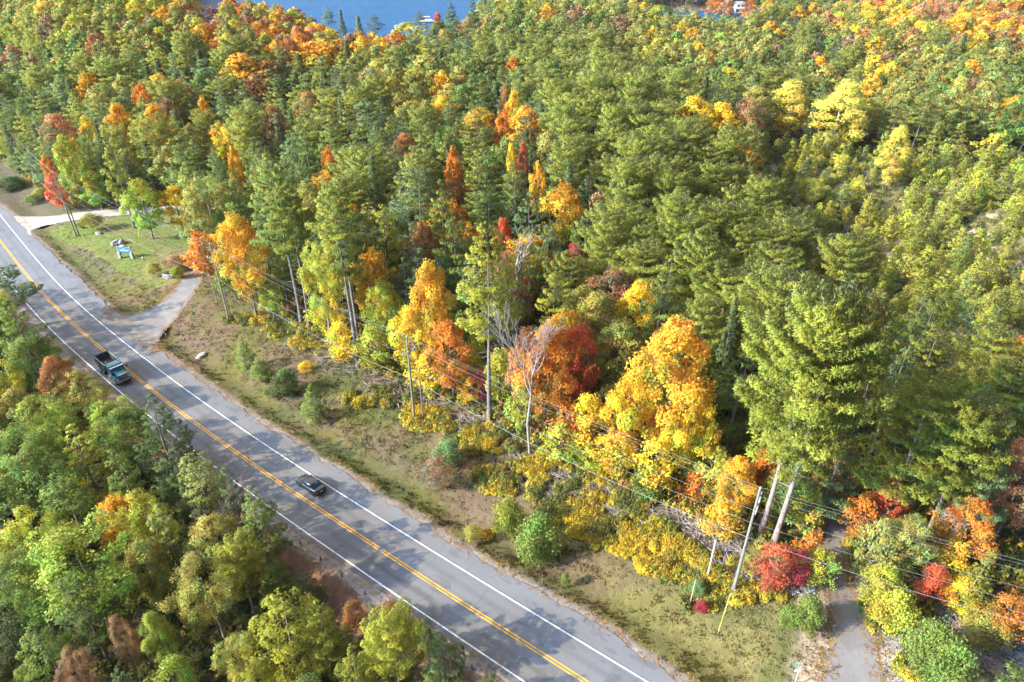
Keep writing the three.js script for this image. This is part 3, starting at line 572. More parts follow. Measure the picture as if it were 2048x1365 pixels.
byBase('sapling', 1425, 1010, 925, 66, 'lime', 'yellow-green maple bush right of the slender conifer');
byBase('broad', 1458, 1040, 918, 90, 'amber', 'bright orange-yellow maple left of the end pole', 'the bright maple left of the end pole');
byBase('sapling', 1440, 1085, 1000, 80, 'amber', 'low golden-orange bush below the bright maple by the end pole');
byBase('sapling', 1385, 1005, 945, 66, 'orange', 'low orange-red maple between the slender conifer and the bright maple');
byBase('shrub', 1290, 998, 938, 52, 'pineMid', 'round green bush among yellow leaves below the wires');
byBase('redpine', 1521, 1068, 560, 230, 'red', 'great red pine with pale trunk, left of two by the lane', 'the left great pine', { variant: 1, lod: 0 });
byBase('redpine', 1546, 1094, 600, 250, 'pine', 'great red pine with pale trunk, right of two by the lane', 'the right great pine', { variant: 0 });
byTop('redpine', 1580, 568, 22, 190, 'pine', 'broad rounded pine behind the two great pines');
byTop('redpine', 1655, 600, 21, 160, 'red', 'broad rounded pine right behind the two great pines', 'the rounded pine');
byTop('broad', 1702, 685, 17, 100, 'rust', 'rust brown oak among green pines', 'the rust brown oak');
byTop('pine', 1830, 672, 21, 150, 'pineBlue', 'large blue-green pine right of the rust brown oak', 'the large blue-green pine');
byTop('pine', 1770, 668, 20, 110, 'pinePale', 'pale green pine between the rust oak and the blue-green pine');
byTop('redpine', 1880, 762, 22, 230, 'pine', 'huge olive pine with dead grey limbs at right', 'the huge right pine', { variant: 2 });
byTop('redpine', 1960, 830, 20, 170, 'pine', 'olive pine at the right shoulder of the huge right pine');
byTop('pine', 2025, 850, 20, 130, 'pineBlue', 'shaded blue-green pine at the right edge');
byTop('pine', 1700, 860, 15, 130, 'pineBlue', 'shaded blue-green pine beside the side lane', 'the shaded pine at the lane');
byTop('broad', 1690, 870, 12, 84, 'rust', 'dim rusty tree in the shade above the side lane');
byTop('broad', 1600, 930, 11, 90, 'leafy', 'leafy green tree behind the right great pine trunk');
byBase('sapling', 1535, 1180, 1085, 90, 'scarlet', 'bright red maple bush below the two great pines', 'the bright red bush');
byBase('sapling', 1580, 1178, 1100, 60, 'crimson', 'dark crimson bush leaning on the bright red bush');
byBase('sapling', 1628, 1180, 1098, 70, 'lime', 'yellow-green bush between the red bush and the side lane');
byBase('sapling', 1605, 1145, 1060, 60, 'orange', 'orange-brown bush behind the yellow-green bush by the lane');
byBase('sapling', 1718, 1165, 1035, 76, 'moss', 'rounded olive bush right of the side lane', 'the rounded olive bush');
byBase('broad', 1780, 1160, 1032, 96, 'moss', 'olive tree behind the rounded olive bush');
byBase('sapling', 1745, 1215, 1130, 80, 'lime', 'yellow-green bush along the right edge of the side lane');
byBase('shrub', 1775, 1255, 1190, 80, 'lime', 'low lime bush beside the white rock at the side lane');
byTop('sapling', 1740, 985, 8, 76, 'orange', 'orange maple above the rounded olive bush');
byTop('sapling', 1795, 965, 9, 86, 'scarlet', 'red-orange maple below the huge right pine', 'the red-orange maple at right');
byTop('broad', 1965, 1000, 11, 130, 'orange', 'large orange and yellow maple near the right edge', 'the large right-hand maple');
byTop('sapling', 1925, 1075, 7, 80, 'gold', 'yellow maple under the large right-hand maple');
byTop('sapling', 1885, 1130, 6, 70, 'scarlet', 'red maple bush at the foot of the dead fork-topped tree');
byTop('sapling', 1940, 1160, 5, 80, 'gold', 'low yellow-orange bush below the dead fork-topped tree');
byTop('sapling', 2035, 1190, 7, 90, 'orange', 'orange bush at the right edge near the bottom');
byTop('spruce', 1990, 1100, 10, 90, 'pine', 'olive conifer between orange bushes at the right edge', 'the olive conifer at right');
byTop('shrub', 1990, 1235, 4, 80, 'moss', 'olive bush above the straw clearing');
// mid distance
byTop('mixed', 1125, 362, 17, 96, 'amber', 'orange and yellow maple standing out among dark pines', 'the mid-forest orange maple');
byTop('sapling', 1150, 485, 10, 60, 'crimson', 'dark red maple below the mid-forest orange maple');
byTop('broad', 1005, 436, 14, 44, 'scarlet', 'red maple beside the bare treetop', 'the red maple beside the bare treetop');
byTop('broad', 915, 405, 14, 56, 'orange', 'orange maple left of the red one in mid-forest');
byTop('sapling', 1200, 375, 14, 60, 'dusky', 'reddish brown tree right of the mid-forest orange maple');
byTop('poplar', 1592, 152, 20, 96, 'lemon', 'left of the twin pale yellow poplars', 'the left yellow poplar');
byTop('poplar', 1700, 158, 22, 112, 'lemon', 'right and larger of the twin pale yellow poplars', 'the right yellow poplar');
byTop('poplar', 1808, 245, 19, 60, 'lemon', 'slim yellow poplar right of the twin poplars', 'the slim yellow poplar');
byTop('airy', 1640, 348, 10, 34, 'lemon', 'thin yellow birch in the young pine slope');
byTop('broad', 1392, 190, 16, 110, 'gold', 'golden olive maple left of the twin poplars', 'the golden maple left of the poplars');
byTop('broad', 1448, 205, 15, 90, 'gold', 'golden maple with brown edges left of the poplars');
byTop('broad', 1760, 597, 8, 52, 'rust', 'small rusty maple in the shade above the blue-green pine', 'the small rusty maple');
byTop('broad', 1026, 112, 14, 44, 'orange', 'small orange maple high in the middle of the forest', 'the high orange maple');
byTop('broad', 1012, 165, 13, 36, 'rust', 'rusty maple just below the high orange maple');
byTop('broad', 1028, 180, 15, 38, 'gold', 'yellow maple below the rusty one in mid-forest');
byTop('broad', 1008, 208, 15, 46, 'orange', 'orange maple at the foot of the mid-forest column');
byTop('broad', 885, 140, 15, 54, 'amber', 'amber maple left of the high orange maple', 'the amber maple of the middle forest');
byTop('broad', 1046, 280, 12, 30, 'scarlet', 'tiny red maple peeping between pines');
byTop('broad', 1022, 285, 11, 24, 'gold', 'small yellow maple beside the tiny red maple');
byTop('broad', 1078, 318, 12, 40, 'amber', 'small amber maple right of the tiny red maple');
byTop('broad', 905, 290, 12, 36, 'orange', 'small orange maple left of the tiny red maple');
byTop('broad', 655, 292, 14, 50, 'orange', 'orange maple among pines left of centre', 'the orange maple left of centre');
byTop('broad', 230, 206, 15, 62, 'amber', 'round amber maple upper left among pines', 'the round amber maple');
byTop('broad', 322, 190, 15, 56, 'dusky', 'dull pink-brown tree right of the round amber maple');
byTop('broad', 402, 190, 14, 30, 'amber', 'small amber maple right of the round amber maple');
byTop('broad', 165, 230, 14, 46, 'gold', 'golden maple left of the round amber maple');
byTop('broad', 105, 228, 14, 80, 'peach', 'pale orange maple at far upper left');
byTop('broad', 450, 250, 14, 60, 'gold', 'golden maple between pines at upper left');
byTop('broad', 462, 290, 14, 34, 'amber', 'amber narrow maple below the golden upper-left maple');
byTop('broad', 245, 42, 16, 62, 'orange', 'orange maple on the upper-left slope', 'the orange maple on the slope');
byTop('broad', 265, 70, 16, 70, 'amber', 'wide amber maple below the orange one on the slope');
byTop('broad', 415, 10, 16, 70, 'plum', 'dull red maple on the ridge near the lake', 'the dull red ridge maple');
byTop('broad', 60, 105, 13, 36, 'dusky', 'salmon pink tree at far upper left');
byTop('broad', 160, 120, 14, 60, 'amber', 'amber and pink tree at upper left');
byTop('broad', 477, 105, 16, 96, 'amber', 'wide amber maple on the ridge', 'the wide amber ridge maple');
byTop('broad', 640, 75, 16, 120, 'amber', 'wide orange maple at the lake side of the ridge', 'the wide lakeside maple');
byTop('broad', 790, 62, 15, 60, 'orange', 'orange-red maple near the lake shore', 'the orange shore maple');
byTop('broad', 815, 42, 16, 80, 'lemon', 'pale yellow tree at the lake shore', 'the pale yellow shore tree');
byTop('broad', 874, 24, 13, 22, 'scarlet', 'bright red tree standing against the lake', 'the red tree at the lake');
byTop('broad', 1432, -8, 16, 44, 'orange', 'orange maple on the far shore between the two boathouses', null, { lod: 2 });
byTop('broad', 1458, -4, 16, 36, 'peach', 'pale orange maple just left of the gabled boathouse', null, { lod: 2 });
byTop('broad', 1502, -2, 16, 40, 'orange', 'orange maple just right of the gabled boathouse', null, { lod: 2 });
byTop('spruce', 680, 20, 21, 22, 'pineDark', 'dark spruce rising against the lake, leftmost');
byTop('high', 652, 12, 22, 34, 'pineBlue', 'thin grey-green pine against the lake at left', null, { lod: 2 });
byTop('spruce', 715, 32, 20, 26, 'pineMid', 'green conifer by the lake, middle one');
byTop('high', 747, 30, 19, 44, 'pineDark', 'flat-topped dark pine at the lake shore', null, { lod: 2 });
byTop('high', 838, 20, 19, 34, 'pineDark', 'dark round-topped pine beside the white boat dock', null, { lod: 2 });
byTop('high', 900, 4, 24, 30, 'pineDark', 'tall open pine rising over the lake beside the red tree', null, { lod: 2 });
byTop('high', 945, -2, 24, 30, 'pineDark', 'tall pine at the right end of the visible lake', null, { lod: 2 });
byTop('young', 1742, 455, 6, 50, 'pineYellow', 'yellow-green young pine alone beside the sandy patch', 'the lone young pine at the sand');
byTop('young', 1905, 395, 8, 70, 'pineYellow', 'bushy yellow-green young pine high on the right slope', 'the bushy slope pine');
byTop('young', 1985, 520, 8, 80, 'pineYellow', 'wide bright young pine near the right edge of the slope', 'the wide bright slope pine');
byTop('young', 1690, 380, 7, 56, 'pinePale', 'pale young pine below the twin yellow poplars', 'the pale young pine');
byTop('young', 1860, 560, 7, 66, 'pine', 'olive young pine in the lower part of the open slope', 'the lower slope pine');
byTop('young', 2020, 350, 8, 70, 'pine', 'olive young pine at the right edge of the open slope', 'the right-edge slope pine');
byTop('young', 1615, 560, 7, 60, 'pineMid', 'green young pine in the shade at the foot of the slope', 'the shaded young pine');
// below the road, at the left
byTop('pine', 298, 790, 15, 150, 'pineDark', 'broad dark pine beside the road, left of the car', 'the broad dark roadside pine');
byTop('broad', 235, 818, 12, 120, 'leafy', 'green leafy-looking tree left of the broad dark pine');
byTop('broad', 100, 715, 12, 84, 'rust', 'orange-brown maple left of the dump truck', 'the orange maple by the truck');
byTop('broad', 45, 668, 13, 120, 'leafy', 'fresh green tree left of the orange maple', 'the fresh green tree at left');
byTop('pine', 10, 600, 15, 130, 'pineMid', 'dark pine at the left edge above the fresh green tree');
byTop('airy', 150, 742, 10, 90, 'moss', 'olive yellow birch below the dump truck');
byTop('airy', 208, 800, 10, 100, 'spring', 'yellow-green birch below the dump truck nose');
byTop('airy', 60, 795, 13, 110, 'spring', 'yellow-green birch below the orange maple');
byTop('pine', 140, 850, 15, 170, 'pineYellow', 'yellowish pine in the middle of the lower left trees', 'the yellowish pine');
byTop('pine', 380, 908, 14, 120, 'pinePale', 'pale blue-green pine against the road edge', 'the pale roadside pine');
byTop('pine', 448, 930, 11, 70, 'pineBlue', 'small blue-green pine overlapping the white line');
byTop('broad', 220, 985, 12, 90, 'amber', 'orange-topped maple below the broad dark pine', 'the orange-topped maple');
byTop('pine', 312, 1010, 14, 130, 'pinePale', 'pale plumed pine below the pale roadside pine', 'the pale plumed pine');
byTop('airy', 50, 900, 14, 150, 'leafy', 'bright green birch at the left edge');
byTop('airy', 130, 1065, 15, 220, 'spring', 'large bright green and yellow birch at lower left', 'the large lower-left birch');
byTop('airy', 15, 1110, 13, 130, 'leafy', 'green birch at the left edge below the bright one');
byTop('broad', 270, 1085, 12, 100, 'moss', 'dim olive tree right of the large birch');
byTop('airy', 385, 1112, 14, 125, 'moss', 'tall rusty olive tree with many bare lower stems', 'the many-stemmed tree');
byTop('redpine', 468, 1092, 12, 96, 'pineYellow', 'yellow-green pine right of the many-stemmed tree', 'the yellow-green pine');
byTop('pine', 545, 1115, 9, 90, 'pineMid', 'dim green young pine on the bank');
byTop('pine', 600, 1150, 7, 90, 'pineDark', 'dark green young pine under the guide posts');
byTop('pine', 560, 1188, 13, 170, 'pineYellow', 'large yellow-tinted pine at the bottom', 'the large yellow pine');
byTop('pine', 632, 1200, 12, 120, 'pine', 'olive pine right of the large yellow pine');
byTop('sapling', 702, 1205, 4.5, 56, 'rust', 'left rust-orange bush on the bank');
byTop('sapling', 785, 1205, 4.5, 62, 'rust', 'right rust-orange bush on the bank');
byTop('young', 742, 1212, 7, 56, 'pineBlue', 'small blue-green pine between the rust-orange bushes');
byTop('redpine', 780, 1245, 11, 130, 'pineYellow', 'yellow-green pine at the bottom beside the white line');
byTop('pine', 700, 1290, 11, 110, 'pine', 'olive pine at the bottom, right of the large yellow pine');
byTop('pine', 880, 1270, 8, 110, 'pineBlue', 'blue-green pine at the bottom touching the white line');
byTop('young', 850, 1240, 5, 54, 'pineMid', 'small dark pine on the bank near the bottom');
byTop('broad', 295, 1228, 11, 66, 'spring', 'yellow-green tree with dense crown at the bottom left', 'the dense yellow-green tree');
byTop('airy', 225, 1235, 11, 60, 'dusky', 'thin brown half-bare tree at the bottom left');
byTop('airy', 130, 1295, 11, 70, 'dusky', 'brown half-bare tree near the bottom left corner');
byTop('pine', 60, 1255, 12, 130, 'pineMid', 'dark pine at the bottom left corner');
byTop('pine', 230, 1335, 9, 70, 'pineBlue', 'blue-green pine top at the bottom edge');
byTop('sapling', 330, 1320, 8, 100, 'spring', 'lime bush at the bottom edge left of the yellow pine');
byTop('airy', 460, 1275, 9, 90, 'moss', 'olive yellow bush left of the large yellow pine');
byTop('pine', 500, 1330, 9, 110, 'pineYellow', 'yellowish pine top at the bottom edge');
byTop('pine', 980, 1345, 6, 60, 'pineMid', 'small pine tip at the bottom edge beside the white line');
byTop('pine', -45, 500, 17, 150, 'pineBlue', 'blue-green pine reaching in over the road from the left edge');

// leafless trees
function bare(bx, by, topY, label, what, opt, m = M.deadWood) {
  const p = G(bx, by), H = heightTo(p, topY), o = thing('bare_tree', label, 'dead tree', p);
  const t = part('trunk', bareTree(opt.k, { ...opt, H: H * 0.72 }), m, o);
  t.geometry.computeBoundingBox(); t.scale.setScalar(H / t.geometry.boundingBox.max.y);
  mark(bx, (by + topY) / 2, what); standing.push({ x: p.x, z: p.z, R: 2 });
  return o;
}
bare(1060, 907, 608, 'tall bare grey tree with fanning twigs before the red maple', 'the bare grey tree', { k: 5, r: 0.22, twig: 0.013, clear: 0.52, spread: 0.36, levels: 6, first: 4, shrink: 0.74 });
bare(1862, 1128, 1015, 'dead fork-topped tree with drooping grey limbs at right', 'the dead fork-topped tree', { k: 12, r: 0.2, clear: 0.74, spread: 0.9, levels: 5, first: 6, droop: 0.16, lean: [0.16, 0], shrink: 0.74 });
bare(466, 1108, 985, 'leafless brown tree on the bank left of the guide posts', 'the leafless bank tree', { k: 21, r: 0.16, clear: 0.3, spread: 0.6, levels: 5, first: 6, shrink: 0.72 });
{ const p = G(1036, 445, 24), o = thing('bare_tree', 'bare grey treetop rising between the lone pine and the red maple', 'dead tree', p); const t = part('trunk', bareTree(33, { H: 15, r: 0.22, clear: 0.6, spread: 0.4, levels: 4, first: 5 }), M.deadWood, o); t.geometry.computeBoundingBox(); t.scale.setScalar(24 / t.geometry.boundingBox.max.y); mark(1036, 470, 'the bare treetop'); }
{ const p = G(1482, 268, 15), o = thing('bare_tree', 'pale leafless tree at the top of the young pine slope', 'dead tree', p); const t = part('trunk', bareTree(34, { H: 11, r: 0.14, clear: 0.4, spread: 0.5, levels: 4, first: 5 }), M.deadWood, o); t.geometry.computeBoundingBox(); t.scale.setScalar(15 / t.geometry.boundingBox.max.y); mark(1482, 300, 'the pale leafless tree'); }
{ const p = G(1866, 1150), o = thing('fallen_branches', 'tangle of fallen grey branches below the dead fork-topped tree', 'branches', p, 0.6); const t = part('branch', bareTree(41, { H: 7, r: 0.13, clear: 0.4, spread: 0.75, levels: 5, first: 4, droop: 0.2 }), M.deadWood, o); t.rotation.z = 0.9; t.rotation.x = 0.5; t.position.y = 0.3; }

// bushes on the verge, each by its foot
function bush(kind, bx, by, h, wide, tint, label, what) { return byBase(kind, bx, by, by - h, wide, tint, label, what, { lod: 0 }); }
bush('young', 496, 742, 62, 52, 'pineMid', 'young green pine bush, taller of the joined pair on the verge', 'the joined pine bushes');
bush('young', 524, 758, 40, 50, 'pineMid', 'lower young green pine bush of the joined pair on the verge');
bush('shrub', 575, 790, 48, 50, 'pineDark', 'round dark green bush on the verge', 'the round dark bush');
bush('shrub', 546, 796, 20, 28, 'pineDark', 'little dark bush left of the round dark bush');
bush('young', 634, 842, 70, 58, 'pineMid', 'egg-shaped green pine bush alone on the verge', 'the egg-shaped bush');
bush('shrub', 898, 932, 50, 54, 'pineBlue', 'blue-green bush above the brown bush', 'the blue-green bush');
bush('sapling', 874, 980, 66, 66, 'dusky', 'leafy brown bush with half-bare twigs on the verge', 'the brown bush');
bush('shrub', 1017, 1070, 70, 54, 'pine', 'tall olive green bush on the verge', 'the tall olive bush');
bush('shrub', 1074, 1118, 80, 82, 'pineMid', 'large bright green rounded bush, nearest the road', 'the large bright bush');
bush('shrub', 1130, 1172, 24, 20, 'pineMid', 'tiny green seedling on the open grass');
bush('shrub', 1606, 1258, 60, 58, 'leafy', 'round green bush left of the side lane', 'the round bush at the lane');
bush('shrub', 1570, 1250, 32, 34, 'leafy', 'small green bush left of the round bush at the lane');
bush('shrub', 944, 1080, 24, 42, 'moss', 'low yellow-green weed clump beside the pavement');
bush('shrub', 1836, 1345, 92, 84, 'leafy', 'bright green leafy shrub at the bottom right, upper part');
bush('shrub', 1875, 1375, 84, 90, 'leafy', 'bright green leafy shrub at the bottom right, lower part');
bush('shrub', 186, 462, 34, 46, 'moss', 'loose yellowish bush beside the doubled pole', 'the loose bush at the doubled pole');
bush('shrub', 163, 455, 12, 18, 'pineMid', 'small dark green shrub by the upper driveway');
bush('shrub', 356, 538, 26, 46, 'dusky', 'brownish shrub above the stone wall bed');
bush('shrub', 311, 553, 26, 32, 'moss', 'yellow-green shrub left of the stone wall bed');
bush('shrub', 357, 556, 22, 24, 'spring', 'yellow shrub right of the stone wall bed');
bush('shrub', 25, 380, 26, 50, 'pineDark', 'dark shrub near the upper-left road verge');
bush('shrub', 66, 408, 16, 34, 'pineMid', 'low green bush on the verge left of the small red maple');
bush('shrub', 85, 395, 18, 30, 'moss', 'olive bush at the wood edge left of the small red maple');
bush('shrub', 440, 1012, 20, 30, 'rust', 'rust-brown tuft beside the roadside posts');
bush('shrub', 1495, 1145, 30, 40, 'moss', 'low olive bush just right of the end pole foot');
bush('shrub', 1394, 1190, 26, 30, 'pineBlue', 'little blue-green seedling left of the white stub post');
bush('shrub', 1402, 1222, 18, 24, 'crimson', 'tiny crimson shrub at the foot of the guy marker');
bush('shrub', 612, 742, 16, 30, 'gold', 'small golden weed clump on the verge below the twin-stemmed pine');

// ------------------------------------------------------------------ the rest of the forest
// patches of the photograph and what mostly grows there: [x, y, half width, half height, { kind+tint: weight }]
const P_ = (list) => list.map(([k, t, w]) => [k, t, w]);
const PINES = P_([['pine', 'pine', 4.5], ['pine', 'pineMid', 5], ['pine', 'pineDark', 1.6], ['pine', 'pineBlue', 1.6], ['redpine', 'pine', 2], ['pine', 'pineYellow', 1.2], ['spruce', 'pineDark', 0.6], ['broad', 'moss', 1.2], ['broad', 'leafy', 0.8], ['broad', 'amber', 0.4], ['broad', 'gold', 0.25], ['broad', 'rust', 0.3], ['broad', 'peach', 0.2], ['broad', 'dusky', 0.25]]);
const ORANGE = P_([['broad', 'amber', 3], ['broad', 'orange', 1.2], ['broad', 'gold', 2.4], ['broad', 'peach', 1.6], ['broad', 'rust', 1.6], ['broad', 'moss', 2.6], ['broad', 'dusky', 0.8], ['broad', 'lime', 1], ['pine', 'pine', 2]]);
const LIME = P_([['broad', 'moss', 5], ['broad', 'lime', 1.3], ['broad', 'leafy', 1.6], ['pine', 'pine', 4], ['broad', 'gold', 0.5], ['pine', 'pineYellow', 3], ['pine', 'pineMid', 1.5], ['broad', 'amber', 0.35], ['broad', 'dusky', 0.25]]);
const RED = P_([['redpine', 'red', 8], ['redpine', 'pine', 2], ['pine', 'pineYellow', 0.6]]);
const YOUNG = P_([['young', 'fresh', 3.5], ['young', 'pineYellow', 3], ['young', 'pine', 2], ['young', 'pinePale', 1.5], ['sapling', 'lime', 1.4], ['sapling', 'moss', 1.4], ['shrub', 'moss', 1.6], ['shrub', 'pinePale', 0.8], ['airy', 'lemon', 0.2], ['spruce', 'pineMid', 0.3]]);
const GOLDEN = P_([['broad', 'amber', 1.8], ['broad', 'peach', 2], ['broad', 'gold', 2.4], ['broad', 'moss', 3], ['broad', 'lime', 1.6], ['pine', 'pineYellow', 2], ['broad', 'orange', 0.6], ['broad', 'rust', 0.5], ['pine', 'pine', 2]]);
const LOWER = P_([['pine', 'pineMid', 4], ['pine', 'pine', 3], ['pine', 'pineDark', 2], ['airy', 'lime', 1.3], ['airy', 'leafy', 2], ['broad', 'moss', 1.2], ['pine', 'pineYellow', 1]]);
const patches = [
  [450, 50, 150, 60, ORANGE], [600, 90, 120, 50, ORANGE], [730, 90, 60, 40, ORANGE], [120, 60, 140, 60, LIME], [350, 70, 90, 50, LIME], [330, 20, 110, 25, LIME],
  [1150, 60, 190, 60, LIME], [1380, 120, 160, 70, LIME], [1880, 50, 260, 55, GOLDEN], [1700, 60, 120, 40, LIME], [1960, 160, 150, 40, LIME], [1830, 190, 160, 80, LIME], [1990, 240, 90, 50, LIME],
  [1330, 420, 140, 220, RED], [1500, 560, 140, 110, RED], [1200, 250, 110, 130, RED], [1080, 130, 60, 80, RED], [800, 150, 70, 40, LIME], [850, 210, 90, 60, LIME],
];
const worldAt = (x, z) => { const p = V(x, land(x, z) + 9, z); return project(p); };
const byColour = (list) => { let s = 0; for (const e of list) s += e[2]; let r = rnd() * s; for (const e of list) if ((r -= e[2]) < 0) return e; return list[0]; };
function growsAt(x, z) {
  const [px, py] = worldAt(x, z), wob = 40 * (noise2(x / 15, z / 15) - 0.5);
  for (const [cx, cy, rx, ry, what] of patches) if (((px - cx + wob) / rx) ** 2 + ((py - cy + wob * 0.5) / ry) ** 2 < 1) return what;
  return PINES;
}
const cells = new Map(), CS = 8;
const cellKey = (x, z) => Math.floor(x / CS) * 10007 + Math.floor(z / CS);
const remember = (x, z, R) => { const k = cellKey(x, z); if (!cells.has(k)) cells.set(k, []); cells.get(k).push([x, z, R]); };
for (const s of standing) remember(s.x, s.z, s.R);
function roomFor(x, z, R, close = 0.85) {
  for (let i = -1; i <= 1; i++) for (let j = -1; j <= 1; j++) for (const [a, b, r] of cells.get(cellKey(x + i * CS, z + j * CS)) ?? []) if (Math.hypot(a - x, b - z) < (Math.max(R, r) * 0.55 + Math.min(R, r) * 0.55) * close) return false;
  return true;
}
const seen = (p, H, m = 60) => { const [x, y, d] = project(V(p.x, p.y + H, p.z)), yb = project(p)[1]; return d > 0 && x > -m && x < 2048 + m && yb > -10 && y < 1365 + m; };
const bankEdge = flat([[-80, 600], [0, 610], [60, 650], [150, 735], [240, 800], [350, 905], [430, 965], [520, 1075], [580, 1160], [640, 1210], [700, 1255], [800, 1300], [880, 1350], [960, 1420], [1100, 1560], [-400, 1800], [-500, 700]]);
const fillers = [];
const shown = [[1478, 30, 560, 30], [1450, 30, 560, 20], [1425, 24, 560, 30], [1398, 18, 560, 30], [852, 44, 900, 16], [686, 64, 420, 14], [620, 22, 600, 20], [650, 40, 600, 20], [685, 50, 600, 20], [720, 58, 600, 20], [755, 62, 600, 20], [790, 54, 600, 14], [830, 40, 600, 16], [870, 36, 600, 16], [910, 26, 600, 16], [945, 14, 600, 16]];
shown.push(...standing.filter((s) => s.low).map((s) => s.low), ...standing.filter((s) => s.crown).map((s) => s.crown));
seed(77);
function offer(x, z, spacing) {
  const [s] = roadRel(x, z);
  if (lakeness(x, z) > 0.25) return;
  if (s < 0) { if (s > -9 || !inPoly(x, z, bankEdge)) return; } else if (inPoly(x, z, openArea) || s < 9) return;
  if (inPoly(x, z, lane)) return;
  let what = inPoly(x, z, clearing) ? YOUNG : s < 0 ? LOWER : growsAt(x, z);
  if (what === YOUNG && fbm(x / 11, z / 11, 2) < 0.4) return;
  const [kind, tint] = byColour(what), K = kinds[kind];
  const deep = smooth(-120, -260, z);
  let H = kind === 'broad' ? lerp(rr(13, 17), rr(15.5, 18.5), deep) : kind === 'redpine' ? rr(14.5, 20.5) : K.H > 10 ? lerp(rr(14, 21.5), rr(14, 19.5), deep) : K.H * rr(0.8, 1.1), R = K.R * rr(0.78, 1.15);
  if (what === YOUNG) { const tall = noise2(x / 13 + 50, z / 13); H = kind === 'shrub' ? rr(1.2, 2.6) : (2 + 8.5 * Math.pow(rnd(), 1.2)) * (0.55 + 0.8 * tall); R = H * (kind === 'shrub' ? rr(0.5, 0.8) : rr(0.26, 0.46)); spacing = rr(0.8, 1.4); } else R *= lerp(1.2, 1.42, deep);
  if (s < 0) { H *= 0.7; R *= 0.75; }
  else if (s < 34) { H *= 0.85; R *= 0.9; }
  if (!roomFor(x, z, R, spacing)) return;
  const p = V(x, land(x, z), z);
  if (!seen(p, H, s < 0 && s > -60 ? 520 : 60)) return;
  const c = project(V(x, p.y + H * 0.75, z)), top = project(V(x, p.y + H, z))[1], foot = project(p)[1], rp = R / c[2] * FOCAL;
  for (const h of shown) if (c[2] < h[2] - 1 && Math.abs(c[0] - h[0]) < rp * 0.75 + h[3] * 0.25 && top < h[1] && foot > h[1]) return;
  remember(x, z, R);
  fillers.push({ kind, tint, p, H, R, depth: project(p)[2] });
}
const edgeLine = openArea.slice(16, 26);                            // the wall of young maples along the forest edge
for (let i = 0; i < edgeLine.length - 1; i++) {
  const [x0, z0] = edgeLine[i], [x1, z1] = edgeLine[i + 1], len = Math.hypot(x1 - x0, z1 - z0), nx = -(z1 - z0) / len, nz = (x1 - x0) / len;
  for (let d = 0; d < len; d += 1.1) { const back = rr(0.4, 11), f = (d + rr(0, 1)) / len, sgn = nz < 0 ? 1 : -1, x = lerp(x0, x1, f) + sgn * nx * back, z = lerp(z0, z1, f) + sgn * nz * back; if (inPoly(x, z, openArea)) continue; const H = rr(3.5, 6) + back * 0.35, R = H * rr(0.3, 0.42); if (!roomFor(x, z, R, 0.7)) continue; const p = V(x, land(x, z), z); remember(x, z, R); fillers.push({ kind: 'sapling', tint: pick(['gold', 'gold', 'amber', 'lime', 'lime', 'lemon', 'orange', 'moss']), p, H, R, depth: project(p)[2] }); }
}
for (let z = -18; z > -330; z -= 2.6) for (let x = -340; x < 270; x += 2.6) { const a = x + rr(-1.3, 1.3), b = z + rr(-1.3, 1.3); if ((a < 0 ? -a < -b * 0.86 + 130 : a < -b * 0.86 + 30)) offer(a, b, 1.08); }
for (let z = -330; z > -860; z -= 4.2) for (let x = -640; x < 700; x += 4.2) { const a = x + rr(-2, 2), b = z + rr(-2, 2); if (Math.abs(a) < -b * 0.86 + 20) offer(a, b, 1.08); }
// those that show largest stand one by one, the others as the far-off wood
fillers.sort((a, b) => a.depth - b.depth);
const quota = { pine: 150, broad: 140, young: 170 }, family = (k) => (k === 'young' || k === 'sapling' ? 'young' : kinds[k].conifer ? 'pine' : 'broad');
const single = [], far = [];
for (const f of fillers) { if (seen(f.p, f.H, 0) && f.depth < 420 && quota[family(f.kind)]-- > 0) single.push(f); else far.push(f); }
// labels that tell each from its neighbours: by colour and by the nearest of the trees described above
const NOUN = { pine: 'pine', high: 'pine', redpine: 'rounded pine', spruce: 'conifer', young: 'young pine', broad: 'leafy tree', mixed: 'leafy tree', poplar: 'poplar', airy: 'birch', sapling: 'sapling', shrub: 'shrub' };
const ORD = ['closest', 'second', 'third', 'fourth', 'fifth', 'sixth', 'seventh', 'eighth', 'ninth', 'tenth', 'eleventh', 'twelfth'];
const bunch = new Map();
for (const f of single) {
  const [x, y] = project(V(f.p.x, f.p.y + f.H * 0.75, f.p.z));
  let best = null, bd = 1e9;
  for (const m of marks) { const d = Math.hypot(m[0] - x, (m[1] - y) * 1.2); if (d < bd) { bd = d; best = m; } }
  const a = Math.atan2(y - best[1], x - best[0]) * 180 / Math.PI, dir = a > -30 && a <= 30 ? 'right of' : a > 30 && a <= 75 ? 'below and right of' : a > 75 && a <= 105 ? 'below' : a > 105 && a <= 150 ? 'below and left of' : a > 150 || a <= -150 ? 'left of' : a > -150 && a <= -105 ? 'above and left of' : a > -105 && a <= -75 ? 'above' : 'above and right of';
  const key = TINT[f.tint][1] + ' ' + NOUN[f.kind] + '|' + dir + ' ' + best[2];
  if (!bunch.has(key)) bunch.set(key, []);
  bunch.get(key).push({ f, bd });
}
const GROUP = { pine: 'pines of the forest', broad: 'broad-leaved trees of the forest', young: 'young trees on the slope' };
for (const [key, list] of bunch) {
  const [what, where] = key.split('|');
  list.sort((a, b) => a.bd - b.bd).forEach(({ f }, i) => {
    const label = list.length === 1 ? what + ' ' + where : what + ', ' + (ORD[i] ?? 'a farther one') + ' ' + where;
    tree(f.kind, f.p, f.H, f.R, f.tint, label, { group: GROUP[family(f.kind)] });
  });
}
